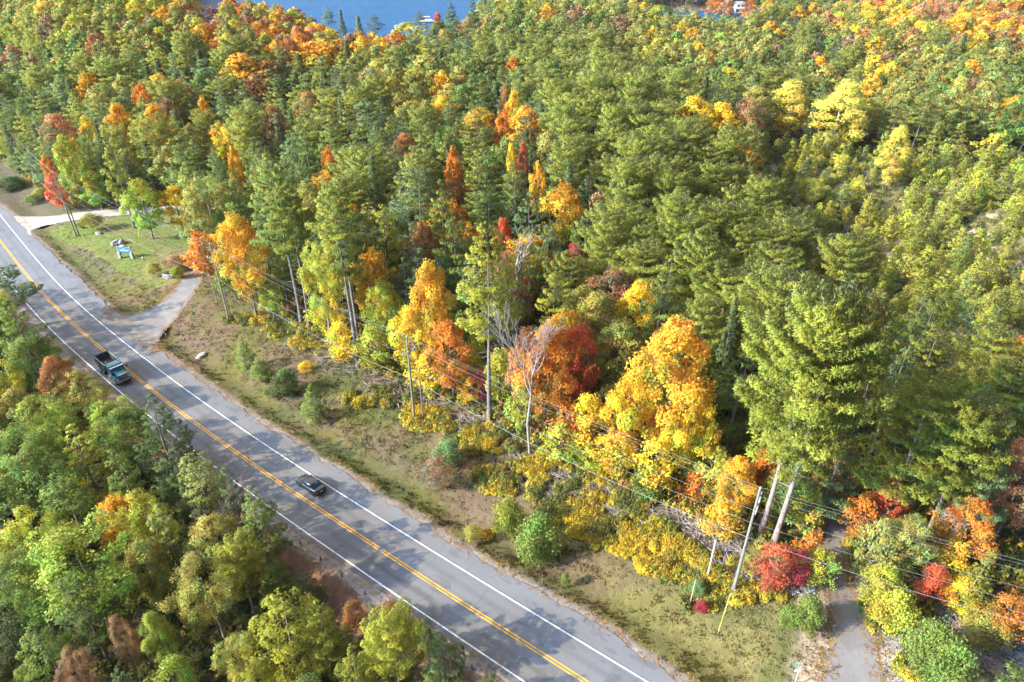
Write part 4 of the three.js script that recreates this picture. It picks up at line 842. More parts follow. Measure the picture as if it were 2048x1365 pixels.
// the far-off wood: too many to tell apart
const woods = {};
for (const f of far) (woods[family(f.kind) === 'broad' ? 'broadleaf_wood' : f.kind === 'young' || f.kind === 'sapling' ? 'sapling_wood' : 'pine_wood'] ??= []).push(f);
const plain = new THREE.MeshPhysicalMaterial({ color: 0xffffff, vertexColors: true, roughness: 1, transmission: 0.35, thickness: 0, specularIntensity: 0.25, side: THREE.DoubleSide });
const WOODS = { broadleaf_wood: 'far-off mass of autumn broad-leaved trees up to the lake', pine_wood: 'far-off mass of green pines up to the lake', sapling_wood: 'thicket of small trees on the open slope' };
for (const [name, list] of Object.entries(woods)) {
  const root = thing(name, WOODS[name], 'wood', V(0, 0, 0)); root.userData.kind = 'stuff';
  const byGeo = new Map();
  list.forEach((f, i) => { const v = i % kinds[f.kind].n, l = lodAt(f.depth), key = f.kind + '|' + v + '|' + l; if (!byGeo.has(key)) byGeo.set(key, []); byGeo.get(key).push(f); });
  for (const [key, fs] of byGeo) {
    const [kind, v, l] = key.split('|'), K = kinds[kind], b = build(kind, +v, +l), im = lit(new THREE.InstancedMesh(b.crown, plain, fs.length)), tm = lit(new THREE.InstancedMesh(b.trunk, M[K.bark], fs.length)), mx = new THREE.Matrix4(), c = new THREE.Color();
    fs.forEach((f, i) => {
      mx.compose(f.p, new THREE.Quaternion().setFromAxisAngle(V(0, 1, 0), rr(0, 6.28)), V(f.R / K.R, f.H / K.H, f.R / K.R)); im.setMatrixAt(i, mx); tm.setMatrixAt(i, mx);
      const t = TINT[f.tint][0], k = rr(0.88, 1.12), h = rr(-0.06, 0.06); im.setColorAt(i, c.setRGB(t[0] * k * (1 + h), t[1] * k, t[2] * k * (1 - h)));
    });
    im.name = 'crowns'; tm.name = 'trunks'; for (const o of [im, tm]) { o.userData.kind = 'stuff'; root.add(o); }
  }
}

// ------------------------------------------------------------------ low growth on the open ground and under the trees
function scatter(name, label, category, geo, m, spots, tintOf) {
  const im = lit(new THREE.InstancedMesh(geo, m, spots.length)), mx = new THREE.Matrix4(), q = new THREE.Quaternion(), c = new THREE.Color();
  spots.forEach((s, i) => { q.setFromEuler(new THREE.Euler(rr(-0.12, 0.12), rr(0, 6.28), rr(-0.12, 0.12))); mx.compose(s.p, s.q ?? q, V(s.s, s.h ?? s.s, s.s)); im.setMatrixAt(i, mx); const t = tintOf(s); im.setColorAt(i, c.setRGB(t[0], t[1], t[2])); });
  im.name = numbered(name); scene.add(im);
  return tag(im, label, category, null, 'stuff');
}
const plantGeo = (k, n, r, h, size) => { seed(k); const L = new Leaves(); for (let i = 0; i < n; i++) { const a = rr(0, 6.28), d = Math.sqrt(rnd()) * r, y = h * rr(0.25, 1) * (1 - 0.5 * (d / r) ** 2), t = rr(0.75, 1.2); leaf(L, V(Math.cos(a) * d, y, Math.sin(a) * d), V(Math.cos(a) * 0.5, 0.9, Math.sin(a) * 0.5).normalize(), size, [t, t, t]); } return L.build(); };
const tuftGeo = (k) => { seed(k); const L = new Leaves(); for (let i = 0; i < 22; i++) { const a = rr(0, 6.28), d = rr(0, 0.42), l = rr(0.5, 1), o = V(Math.cos(a), 0, Math.sin(a)), p = o.clone().multiplyScalar(d), s = V(-o.z, 0, o.x).multiplyScalar(0.045), t = rr(0.75, 1.2); L.tri(p.clone().add(s), p.clone().sub(s), p.clone().addScaledVector(o, 0.25 * l).add(V(0, l * 0.9, 0)), V(o.x * 0.3, 0.9, o.z * 0.3).normalize(), [t, t, t]); } return L.build(); };
{
  // grass: on the verge, the lawn and the open bits beside the lane
  const spots = []; seed(500);
  for (let i = 0; i < 110000; i++) {
    const z = rr(-165, -20), x = rr(-150, 70);
    if (rnd() > clamp(1.3 + z / 200)) continue;
    const [s, t] = roadRel(x, z); if (s < 0 || !inPoly(x, z, openArea)) continue;
    const e = s - paveOff(t); if (e < 0.4 + rr(0, 0.7) || inPoly(x, z, lane) || inPoly(x, z, driveMid) || inPoly(x, z, driveTop)) continue;
    const [px, py] = worldAt(x, z); if (px < -40 || px > 2090 || py > 1420) continue;
    const onLawn = inPoly(x, z, lawn), n = fbm(x / 4, z / 4, 3); if (!onLawn && n < 0.36 && rnd() < 0.7) continue;
    spots.push({ p: V(x, land(x, z) - 0.03, z), s: rr(0.6, 1.1), h: onLawn ? rr(0.05, 0.1) : rr(0.08, 0.26) * (0.5 + n), x, z });
  }
  scatter('grass', 'rough olive and tan grass along the road verge and lawn', 'grass', tuftGeo(5), plain, spots, (s) => { const c = groundColor(s.x, s.z), k = rr(0.9, 1.5); return [c[0] * k * 1.04, c[1] * k, c[2] * k * 0.8]; });
  // ferns and brambles turning yellow
  const beds = [[935, 878, 75, 34], [1010, 960, 70, 32], [1130, 985, 80, 36], [1180, 1035, 110, 42], [1270, 1075, 95, 42], [1340, 1120, 70, 44], [1090, 930, 60, 30], [1000, 890, 50, 20], [780, 795, 90, 22], [720, 800, 40, 18], [850, 840, 50, 24], [640, 690, 60, 20], [540, 640, 50, 16], [590, 665, 70, 18], [480, 640, 40, 12], [1420, 1150, 60, 40], [1500, 1190, 70, 22], [1400, 1200, 40, 30], [960, 1075, 30, 8], [1765, 1230, 60, 40], [1860, 1320, 70, 60], [1990, 1240, 80, 30], [1240, 1010, 60, 26], [1180, 960, 60, 20]];
  const ferns = []; seed(501);
  for (const [cx, cy, rx, ry] of beds) { const n = Math.round(rx * ry * 0.3); for (let i = 0; i < n; i++) { const a = rr(0, 6.28), d = Math.pow(rnd(), 0.6), p = G(cx + Math.cos(a) * d * rx, cy + Math.sin(a) * d * ry); if (roadRel(p.x, p.z)[0] < 9.2 || inPoly(p.x, p.z, lane)) continue; if (fbm(p.x / 1.6, p.z / 1.6, 3) < 0.45) continue; ferns.push({ p, s: rr(0.4, 1.15), h: rr(0.4, 1.6), bed: cx }); } }
  scatter('fern_thicket', 'yellow and green ferns and brambles on the verge', 'undergrowth', plantGeo(6, 46, 0.62, 0.85, 0.2), plain, ferns, (s) => { const r = fbm(s.p.x / 3 + 3, s.p.z / 3, 2) + rr(-0.24, 0.24); const g = s.bed > 900 ? r : r - 0.06; const t = g > 0.6 ? [0.78, 0.52, 0.04] : g > 0.5 ? [0.6, 0.48, 0.045] : g > 0.36 ? [0.3, 0.32, 0.05] : g > 0.28 ? [0.42, 0.24, 0.07] : [0.17, 0.2, 0.045]; const k = rr(0.7, 1.15); return t.map((c) => c * k); });
  // brown bracken on the bank below the road, and brush under the trees
  const bracken = []; seed(502);
  for (let i = 0; i < 9000; i++) { const t = rr(20, ROAD_LEN - 40), s = -rr(6.1, 22), p = roadAt(t, s); const n = fbm(p.x / 3, p.z / 3, 3); if (n < 0.46 && rnd() < 0.75) continue; p.y = land(p.x, p.z); if (!seen(p, 1)) continue; bracken.push({ p, s: rr(0.5, 1.1), h: rr(0.35, 0.9) }); }
  scatter('bracken', 'red-brown bracken and fallen leaves on the bank below the road', 'undergrowth', plantGeo(7, 40, 0.62, 0.7, 0.17), plain, bracken, () => pick([[0.2, 0.085, 0.05], [0.17, 0.09, 0.06], [0.24, 0.12, 0.06], [0.13, 0.1, 0.05]]));
  const brush = []; seed(503);
  for (let i = 0; i < 60000; i++) {
    const z = rr(-230, -25), x = rr(-190, 190); if (Math.abs(x) > -z * 0.85 + 20) continue;
    const [s] = roadRel(x, z); if (s < 0 ? !inPoly(x, z, bankEdge) || s > -9 : inPoly(x, z, openArea) || s < 9) continue;
    if (inPoly(x, z, clearing) && rnd() < 0.72) continue; if (inPoly(x, z, lane)) continue;
    const p = V(x, land(x, z), z); if (!seen(p, 2)) continue; brush.push({ p, s: rr(0.9, 1.8), h: rr(0.8, 2.2), s0: s });
  }
  scatter('forest_undergrowth', 'leafy low growth between the trunks of the forest', 'undergrowth', plantGeo(8, 60, 0.7, 0.9, 0.26), plain, brush, (s) => { const t = s.s0 > 0 && s.s0 < 45 ? pick([[0.5, 0.36, 0.04], [0.36, 0.33, 0.04], [0.2, 0.22, 0.04], [0.45, 0.22, 0.04], [0.16, 0.19, 0.045]]) : pick([[0.14, 0.17, 0.045], [0.2, 0.2, 0.05], [0.1, 0.13, 0.045], [0.26, 0.22, 0.05]]); const k = rr(0.75, 1.1); return t.map((c) => c * k); });
  // cut branches lying along the edge of the trees
  const sticks = [], dirt = [[1120, 960, 90, 14], [700, 735, 70, 18], [650, 690, 80, 14], [820, 800, 90, 16], [940, 845, 70, 16], [1010, 870, 60, 20], [1080, 925, 60, 12], [1200, 985, 110, 16], [1290, 1020, 80, 16], [1370, 1050, 80, 22], [1420, 1080, 60, 26], [1430, 1120, 50, 30], [1500, 1150, 60, 20], [560, 630, 70, 14], [780, 775, 60, 16], [1900, 1230, 60, 40], [1980, 1290, 90, 50]]; seed(504);
  for (const [cx, cy, rx, ry] of dirt) { const n = Math.round(rx * ry * 0.09); for (let i = 0; i < n; i++) { const p = G(cx + rr(-1, 1) * rx, cy + rr(-1, 1) * ry); if (roadRel(p.x, p.z)[0] < 11) continue; p.y += rr(0.02, 0.35); sticks.push({ p, s: rr(0.5, 1.5), q: new THREE.Quaternion().setFromEuler(new THREE.Euler(rr(-0.25, 0.25), rr(0, 6.28), rr(-0.25, 0.25))) }); } }
  const twig = mergeGeometries([tube([V(-1, 0, 0), V(0, 0.06, 0.05), V(1.1, 0, 0)], [0.045, 0.035, 0.015], 4), tube([V(0.1, 0.05, 0.05), V(0.7, 0.15, 0.45)], [0.022, 0.008], 4), tube([V(-0.3, 0.03, 0), V(0.2, 0.12, -0.4)], [0.022, 0.008], 4)]);
  scatter('brushwood', 'litter of cut grey branches along the forest edge', 'branches', twig, std(1, 1, 1, 0.9), sticks, () => { const k = rr(0.16, 0.4); return [k, k * 0.8, k * 0.63]; });
}
{
  // leaves that have fallen along the lane, the drives and the pavement edge
  const leaves = []; seed(505);
  for (let i = 0; i < 11000; i++) {
    let x, z; const w = rnd();
    const ring = w < 0.17 ? lane : driveMid; if (w < 0.35) { const k = Math.floor(rnd() * ring.length), a = ring[k], b = ring[(k + 1) % ring.length], f = rnd(), j = Math.pow(rnd(), 2) * (rnd() < 0.5 ? -1 : 1); x = lerp(a[0], b[0], f) + j * 1.3; z = lerp(a[1], b[1], f) + rr(-0.3, 0.3); if (roadRel(x, z)[0] < 5.2) continue; } else { const t = rr(30, ROAD_LEN - 60), p = roadAt(t, rnd() < 0.5 ? paveOff(t) + rr(-0.9, 1.2) : -4.6 + rr(-0.8, 0.8)); x = p.x; z = p.z; }
    const y = Math.max(land(x, z), inPoly(x, z, lane) || inPoly(x, z, driveMid) ? -0.1 : -9) + 0.075; const p = V(x, y, z); if (!seen(p, 0, 0)) continue; leaves.push({ p, s: rr(0.6, 1.3) });
  }
  const L = new Leaves(); for (let i = 0; i < 5; i++) { const a = rr(0, 6.28), q = V(rr(-0.3, 0.3), 0, rr(-0.3, 0.3)), u = V(Math.cos(a) * 0.07, rr(0, 0.03), Math.sin(a) * 0.07), w = V(-Math.sin(a) * 0.05, rr(0, 0.03), Math.cos(a) * 0.05); L.tri(q.clone().sub(u), q.clone().add(u).add(w), q.clone().add(u).sub(w), V(0, 1, 0), [1, 1, 1]); }
  scatter('fallen_leaves', 'orange and brown leaves fallen along the pavement edges', 'leaves', L.build(), plain, leaves, () => pick([[0.5, 0.26, 0.06], [0.38, 0.2, 0.07], [0.55, 0.36, 0.1], [0.25, 0.13, 0.06]]));
}
// logs one can tell apart
function log(x0, y0, x1, y1, r, m, label) { const a = G(x0, y0), b = G(x1, y1); a.y += r * 0.7; b.y += r * 0.8; const c = a.clone().lerp(b, 0.5), o = thing('fallen_log', label, 'log', V(c.x, land(c.x, c.z), c.z)); const q = [a, c.add(V(0, 0.08, 0)), b].map((p) => p.clone().sub(o.position)); part('log', tube(q, [r, r * 0.85, r * 0.6], 8), m, o); const d = q[2].clone().sub(q[0]); part('broken_branch', tube([q[1], q[1].clone().addScaledVector(d, 0.12).add(V(0.2, 0.6, 0.15))], [r * 0.35, r * 0.12], 5), m, o); }
log(1352, 1047, 1416, 1056, 0.17, M.paleBark, 'long pale fallen trunk lying at the forest edge, left of the end pole');
log(1236, 1005, 1284, 1012, 0.14, M.paleBark, 'short pale fallen trunk left of the longer pale one');
log(868, 768, 884, 778, 0.13, M.paleBark, 'white fallen log at the foot of the orange maple');
log(1296, 1036, 1308, 1052, 0.13, M.deadWood, 'grey split stump log in the brush below the pale trunks');
log(966, 832, 984, 848, 0.1, M.deadWood, 'grey log at the foot of the lone tall pine');
log(520, 612, 545, 622, 0.12, M.paleBark, 'pale log behind the second pole, under the flame-shaped maple');
log(1990, 1288, 2022, 1312, 0.1, M.paleBark, 'pale log lying right of the straw clearing');
log(1896, 1265, 1918, 1236, 0.07, M.paleBark, 'thin pale leaning pole beside the straw clearing');
// slim pale trunks
{ const p = G(560, 617), o = thing('birch_tree', 'thin pale leaning birch trunk right of the flame-shaped maple', 'tree trunk', p); part('trunk', tube([V(0, -0.3, 0), V(-0.3, 3, 0), V(-0.9, 7.5, -0.2)], [0.15, 0.12, 0.07], 7), M.paleBark, o); part('twig', tube([V(-0.5, 4.4, 0), V(-1.3, 6.6, 0.2)], [0.05, 0.015], 5), M.paleBark, o); }

// ------------------------------------------------------------------ poles and wires
const LINE = []; // [position, height of the pole top, direction across]
function pole(bx, by, topY, label, { what, arm = 2.6, brace = true } = {}) {
  const p = G(bx, by), H = heightTo(p, topY), o = thing('utility_pole', label, 'utility pole', p);
  part('pole', [cyl(0.19, 0.13, H + 0.5, 12).translate(0, -0.5, 0)], M.poleWood, o);
  part('pole_cap', cyl(0.13, 0.12, 0.12, 12).translate(0, H, 0), M.steel, o);
  LINE.push({ p, H, o, arm }); mark(bx, (by + topY) / 2, what);
  return o;
}
const lastRight = { p: V(71, 0, -35), H: 14, arm: 2.6 }; lastRight.p.y = land(71, -35);                 // the wires run on past the right edge of the frame
pole(1466, 1187, 979, 'tall nearest wooden pole with yellow guy guards at lower right', { what: 'the end pole' });
pole(829, 841, 675, 'wooden pole with two crossarms in front of golden maples', { what: 'the middle pole' });
pole(458, 640, 488, 'wooden pole with a pale crossarm by the orange-red maple', { what: 'the second pole' });
pole(152, 473, 345, 'wooden pole doubled by a second post on the lawn corner', { what: 'the doubled pole' });
pole(48, 346, 262, 'farthest wooden pole with a transformer at the left edge', { what: 'the farthest pole' });
const farLeft = { p: V(-190, 0, -265), H: 13, arm: 2.4 }; farLeft.p.y = land(farLeft.p.x, farLeft.p.z);
const route = [lastRight, ...LINE, farLeft];
const across = route.map((r, i) => { const a = route[Math.max(0, i - 1)].p, b = route[Math.min(route.length - 1, i + 1)].p, d = b.clone().sub(a).setY(0).normalize(); return V(-d.z, 0, d.x); }); // points to the forest side
const porcelain = std(0.5, 0.5, 0.48, 0.3), armWood = new THREE.MeshStandardMaterial({ map: barkMap([0.34, 0.32, 0.29], [0.52, 0.5, 0.46]), roughness: 0.85 });
const attach = []; // per pole: upper, road side, forest side, neutral, cable
route.forEach((r, i) => {
  const { p, H, o } = r, c = across[i], yArm = H - 2.3, yTop = H - 1.0;
  attach.push([V(0, H + 0.25, 0), c.clone().multiplyScalar(-1.15).setY(yArm + 0.32), c.clone().multiplyScalar(1.15).setY(yArm + 0.32), c.clone().multiplyScalar(-0.2).setY(H - 4.6), c.clone().multiplyScalar(-0.22).setY(H - 6.8), c.clone().multiplyScalar(0.65).setY(yTop + 0.25)].map((v) => v.add(p)));
  if (!o) return;
  const turn = Math.atan2(-c.z, c.x), arm = part('crossarm', box(2.5, 0.13, 0.12, 0, yArm, 0.2, 0.015).rotateY(turn), armWood, o);
  part('crossarm', box(1.5, 0.11, 0.1, 0, yTop, 0.2, 0.015).rotateY(turn), armWood, o);
  for (const x of [-1.15, 1.15]) { const g = new THREE.LatheGeometry([[0, 0], [0.05, 0], [0.05, 0.1], [0.09, 0.12], [0.09, 0.17], [0.06, 0.19], [0.08, 0.23], [0.04, 0.3], [0, 0.3]].map(([a, b]) => new THREE.Vector2(a, b)), 10).translate(x, yArm + 0.07, 0.2).rotateY(turn); part('insulator', g, porcelain, o); }
  part('insulator', new THREE.LatheGeometry([[0, 0], [0.04, 0], [0.08, 0.12], [0.05, 0.15], [0.07, 0.2], [0, 0.26]].map(([a, b]) => new THREE.Vector2(a, b)), 10).translate(0, H + 0.1, 0), porcelain, o);
  for (const x of [-0.75, 0.75]) part('arm_brace', rod(V(x, yArm - 0.04, 0.26), V(0, yArm - 0.75, 0.18), 0.018).rotateY(turn), M.steel, o);
});
const pole1 = LINE[0], pole5 = LINE[4];
part('transformer', [cyl(0.28, 0.28, 0.85, 14).translate(0.42, pole5.H - 4.2, 0), cyl(0.3, 0.26, 0.08, 14).translate(0.42, pole5.H - 3.35, 0)], std(0.62, 0.62, 0.6, 0.5), pole5.o);
// guys with yellow guards at the nearest pole
{
  const down = (x, y, from, label, guard) => { const a = G(x, y), w = thing('guy_wire', label, 'guy wire', a); const b = pole1.p.clone().add(V(-0.1, from, 0.1)).sub(a); part('strand', rod(V(0, 0, 0), b, 0.014), M.wire, w); part('guard', rod(b.clone().multiplyScalar(0.02), b.clone().multiplyScalar(guard), 0.04, 0.04, 8), std(0.55, 0.5, 0.05, 0.7), w); part('anchor', cyl(0.07, 0.05, 0.3, 8).translate(0, -0.1, 0), M.steel, w); };
  down(1436, 1268, 9.5, 'guy wire with yellow guard, the lower of two at the nearest pole', 0.27);
  down(1449, 1229, 8, 'guy wire with yellow guard, the upper of two at the nearest pole', 0.3);
}
const wireInfo = [
  ['top power wire strung over the very tips of the poles', 0.011, 0.9], ['power wire on the road-side end of the long crossarms', 0.011, 0.9], ['power wire on the forest-side end of the long crossarms', 0.011, 0.9],
  ['neutral wire running below the crossarms', 0.012, 1.1], ['lowest and thickest communication cable on the poles', 0.022, 1.4], ['power wire on the short upper crossarms', 0.009, 0.9]];
wireInfo.forEach(([label, r, sag], w) => {
  const w0 = thing('power_line', label, 'power line', attach[0][w].clone(), 0);
  for (let i = 0; i < route.length - 1; i++) {
    const a = attach[i][w].clone().sub(w0.position), b = attach[i + 1][w].clone().sub(w0.position), pts = [];
    for (let k = 0; k <= 16; k++) { const f = k / 16; pts.push(a.clone().lerp(b, f).add(V(0, -4 * sag * f * (1 - f), 0))); }
    part('wire', tube(pts, pts.map(() => r), 5), M.wire, w0);
  }
});
// short posts standing beside the poles
function stub(x, y, topY, r, label, m, cap = true) { const p = G(x, y), H = heightTo(p, topY), o = thing('stub_post', label, 'post', p); part('post', cyl(r, r * 0.85, H + 0.4, 10).translate(0, -0.4, 0), m, o); if (cap) part('post_top', cyl(r * 0.95, r * 0.7, 0.07, 10).translate(0, H, 0), m, o); return [p, H, o]; }
stub(846, 838, 756, 0.13, 'short grey post right beside the middle pole', M.deadWood);
const [lawnPost] = stub(434, 606, 566, 0.11, 'short weathered post left of the second pole', M.deadWood);
stub(461, 637, 578, 0.14, 'stub post bound to the right side of the second pole', M.poleWood);
stub(158, 472, 405, 0.15, 'dark stub post bound to the doubled pole on the lawn corner', M.bark);
stub(43, 348, 308, 0.13, 'short post left of the farthest pole', M.deadWood);
stub(1415, 1156, 1083, 0.13, 'white weathered stub post left of the nearest pole', M.stubWood);
{ const a = G(1378, 1217), b = G(1396, 1166); const o = thing('guy_marker', 'leaning yellowish guy guard left of the white stub post', 'guy guard', a); part('guard', rod(V(0, 0, 0), V(0.55, 3.2, -1.2), 0.04, 0.04, 8), std(0.55, 0.47, 0.2, 0.7), o); part('strand', rod(V(0.55, 3.2, -1.2), V(1.1, 6.2, -2.35), 0.012), M.wire, o); }
{ const a = G(283, 437), o = thing('guy_wire', 'yellow guy guard standing in the lawn left of the lawn maple', 'guy guard', G(277, 475)); part('guard', rod(V(0, 0, 0), V(0.5, 2.7, -0.6), 0.06, 0.06, 8), std(0.72, 0.62, 0.05, 0.6), o); part('strand', rod(V(0.5, 2.7, -0.6), V(0.9, 5.2, -1.2), 0.012), M.wire, o); }
{ const o = thing('guy_wire', 'pale guy wire slanting down to the lawn right of the doubled pole', 'guy wire', G(171, 484)); const t = LINE[3].p.clone().add(V(0, 9, 0)).sub(o.position); part('strand', rod(V(0, 0, 0), t, 0.02), M.wire, o); part('guard', rod(t.clone().multiplyScalar(0.01), t.clone().multiplyScalar(0.22), 0.05, 0.05, 8), std(0.6, 0.6, 0.3, 0.6), o); }

// ------------------------------------------------------------------ guide posts and cable below the road
{
  const o = thing('cable_guide_rail', 'row of dark posts joined by a pale cable along the lower road edge', 'guide rail', G(684, 1154));
  const tops = [];
  const spots = [[486, 1000], [522, 1026], [561, 1058], [601, 1090], [642, 1122], [684, 1155], [730, 1190], [782, 1228], [836, 1266], [890, 1302], [944, 1338], [1000, 1378]];
  for (const [x, y] of spots) { const p = G(x, y).sub(o.position); const g = box(0.15, 0.95, 0.15, 0, 0.3, 0, 0.02).translate(p.x, p.y, p.z); part('post', g, M.bark, o); tops.push(p.clone().add(V(0, 0.6, 0))); }
  for (let i = 0; i < tops.length - 1; i++) { const m = tops[i].clone().lerp(tops[i + 1], 0.5).add(V(0, -0.05, 0)); part('cable', tube([tops[i], m, tops[i + 1]], [0.028, 0.028, 0.028], 5), M.wire, o); }
}

// ------------------------------------------------------------------ dump truck
const wheelGeo = (r, w) => { const s = [[r * 0.55, -w / 2], [r * 0.9, -w / 2], [r, -w / 2 + 0.05], [r, w / 2 - 0.05], [r * 0.9, w / 2], [r * 0.55, w / 2]].map(([a, b]) => new THREE.Vector2(a, b)); return new THREE.LatheGeometry(s, 20).rotateX(Math.PI / 2); };
const rimGeo = (r, w) => mergeGeometries([new THREE.CylinderGeometry(r * 0.56, r * 0.56, w * 0.8, 16).rotateX(Math.PI / 2).toNonIndexed(), new THREE.CylinderGeometry(r * 0.2, r * 0.25, w * 1.04, 10).rotateX(Math.PI / 2).toNonIndexed()]);
function wheel(parent, x, y, z, r, w, rim) { const t = part('wheel', wheelGeo(r, w), M.rubber, parent); t.position.set(x, y, z); part('rim', rimGeo(r, w), rim, t); return t; }
const carPaint = (r, g, b, rough = 0.3) => new THREE.MeshPhysicalMaterial({ color: new THREE.Color().setRGB(r, g, b), roughness: rough, clearcoat: 0.7, clearcoatRoughness: 0.15 });
const glass = new THREE.MeshPhysicalMaterial({ color: new THREE.Color().setRGB(0.02, 0.035, 0.05), roughness: 0.06, metalness: 0, clearcoat: 1 });
function profile(pts, w, bevel = 0.05) { const s = new THREE.Shape(pts.map(([x, y]) => new THREE.Vector2(x, y))); return new THREE.ExtrudeGeometry(s, { depth: w - bevel * 2, bevelEnabled: true, bevelSize: bevel, bevelThickness: bevel, bevelSegments: 2, curveSegments: 6 }).translate(0, 0, -w / 2 + bevel); }
{
  // x forward; the truck comes towards the camera in the lower lane
  const t = along(224, 755), p = roadAt(t, -1.95, 0.07), f = roadAt(t + 3, -1.95).sub(roadAt(t - 3, -1.95));
  const o = thing('dump_truck', 'teal dump truck with an empty dark box on the road', 'truck', p, Math.atan2(-f.z, f.x)); mark(224, 740, 'the dump truck');
  const teal = carPaint(0.0, 0.16, 0.19, 0.4), dark = std(0.075, 0.08, 0.075, 0.6), box_ = new THREE.MeshStandardMaterial({ map: barkMap([0.045, 0.05, 0.05], [0.1, 0.1, 0.095]), roughness: 0.6 }), chrome = std(0.75, 0.77, 0.8, 0.22, { metalness: 0.9 }), rust = std(0.12, 0.085, 0.075, 0.9);
  part('chassis', [box(7.6, 0.25, 0.9, 0.1, 0.85, 0), box(0.9, 0.3, 2.0, -3.0, 0.95, 0)], M.black, o);
  // cab and bonnet
  part('cab', profile([[0.55, 1.0], [2.05, 1.0], [2.05, 1.85], [1.75, 2.72], [1.6, 2.82], [0.65, 2.82], [0.55, 2.7]], 2.25, 0.08), teal, o);
  const hood = profile([[2.0, 1.0], [3.55, 1.0], [3.62, 1.25], [3.55, 1.72], [2.05, 1.98]], 1.45, 0.1); part('bonnet', hood, teal, o);
  for (const s of [-1, 1]) { part('fender', profile([[2.25, 0.75], [2.25, 1.25], [2.5, 1.48], [3.4, 1.42], [3.62, 1.1], [3.62, 0.75], [3.45, 0.75], [3.25, 1.15], [2.75, 1.18], [2.5, 0.75]], 0.5, 0.05).translate(0, 0, s * 0.95), teal, o); }
  part('windscreen', box(0.04, 0.72, 1.95, 0, 0, 0).rotateZ(0.33).translate(1.98, 2.28, 0), glass, o);
  for (const s of [-1, 1]) part('side_window', box(0.78, 0.62, 0.03, 1.22, 2.3, s * 1.135), glass, o);
  part('sun_visor', box(0.3, 0.06, 2.2, 1.98, 2.76, 0, 0.02).rotateZ(-0.02), std(0.72, 0.73, 0.74, 0.35), o);
  part('bonnet_trim', box(0.1, 0.06, 1.25, 3.56, 1.8, 0, 0.02), std(0.75, 0.76, 0.78, 0.3), o);
  const gr = part('grille', box(0.06, 0.62, 1.3, 3.68, 1.4, 0, 0.02), std(0.06, 0.06, 0.065, 0.5), o);
  for (let i = 0; i < 5; i++) part('slat', box(0.03, 0.03, 1.24, 3.725, 1.18 + i * 0.11, 0), chrome, gr);
  part('bumper', box(0.28, 0.38, 2.35, 3.82, 0.8, 0, 0.05), std(0.3, 0.29, 0.28, 0.5), o);
  for (const s of [-1, 1]) { part('headlight', box(0.14, 0.2, 0.34, 3.62, 1.18, s * 0.95, 0.04), std(0.85, 0.85, 0.82, 0.15), o); part('mirror', [box(0.1, 0.55, 0.24, 1.95, 2.15, s * 1.52, 0.03), rod(V(1.8, 2.35, s * 1.1), V(1.95, 2.3, s * 1.5), 0.02).toNonIndexed()], M.black, o); part('fuel_tank', new THREE.CylinderGeometry(0.32, 0.32, 1.1, 14).rotateZ(Math.PI / 2).translate(0.7, 0.75, s * 0.95), chrome, o); part('exhaust_stack', cyl(0.08, 0.08, 2.1, 10).translate(0.42, 1.2, s * 0.9), chrome, o); part('mudguard', profile([[-3.5, 0.75], [-3.5, 1.1], [-2.9, 1.22], [-1.2, 1.22], [-0.75, 1.05], [-0.75, 0.8], [-0.95, 0.95], [-1.3, 1.12], [-2.9, 1.12], [-3.3, 1.0]], 0.55, 0.02).translate(0, 0, s * 0.95), M.black, o); }
  // the tipping box
  const b = part('dump_box', [box(4.5, 0.12, 2.2, -1.85, 1.35, 0)], rust, o);
  for (const s of [-1, 1]) { part('side_wall', [box(4.5, 1.25, 0.09, -1.85, 2.0, s * 1.14)], box_, b); part('top_rail', box(4.6, 0.11, 0.14, -1.85, 2.66, s * 1.16, 0.02), std(0.2, 0.21, 0.21, 0.45), b); for (let i = 0; i < 6; i++) part('rib', box(0.1, 1.15, 0.08, -3.85 + i * 0.82, 1.95, s * 1.21), box_, b); }
  part('front_wall', box(0.1, 1.35, 2.3, 0.38, 2.05, 0), box_, b); part('front_rail', box(0.16, 0.13, 2.5, 0.4, 2.78, 0, 0.03), std(0.6, 0.62, 0.62, 0.4), b);
  part('tailgate', box(0.1, 1.3, 2.25, -4.1, 2.05, 0), box_, b); part('rear_post', [box(0.16, 1.55, 0.14, -4.1, 2.1, 1.16), box(0.16, 1.55, 0.14, -4.1, 2.1, -1.16)], box_, b);
  const rim = std(0.6, 0.6, 0.6, 0.4, { metalness: 0.5 });
  for (const s of [-1, 1]) { wheel(o, 2.95, 0.52, s * 1.02, 0.52, 0.32, rim); for (const x of [-1.55, -2.75]) wheel(o, x, 0.52, s * 0.95, 0.52, 0.56, rim); }
}
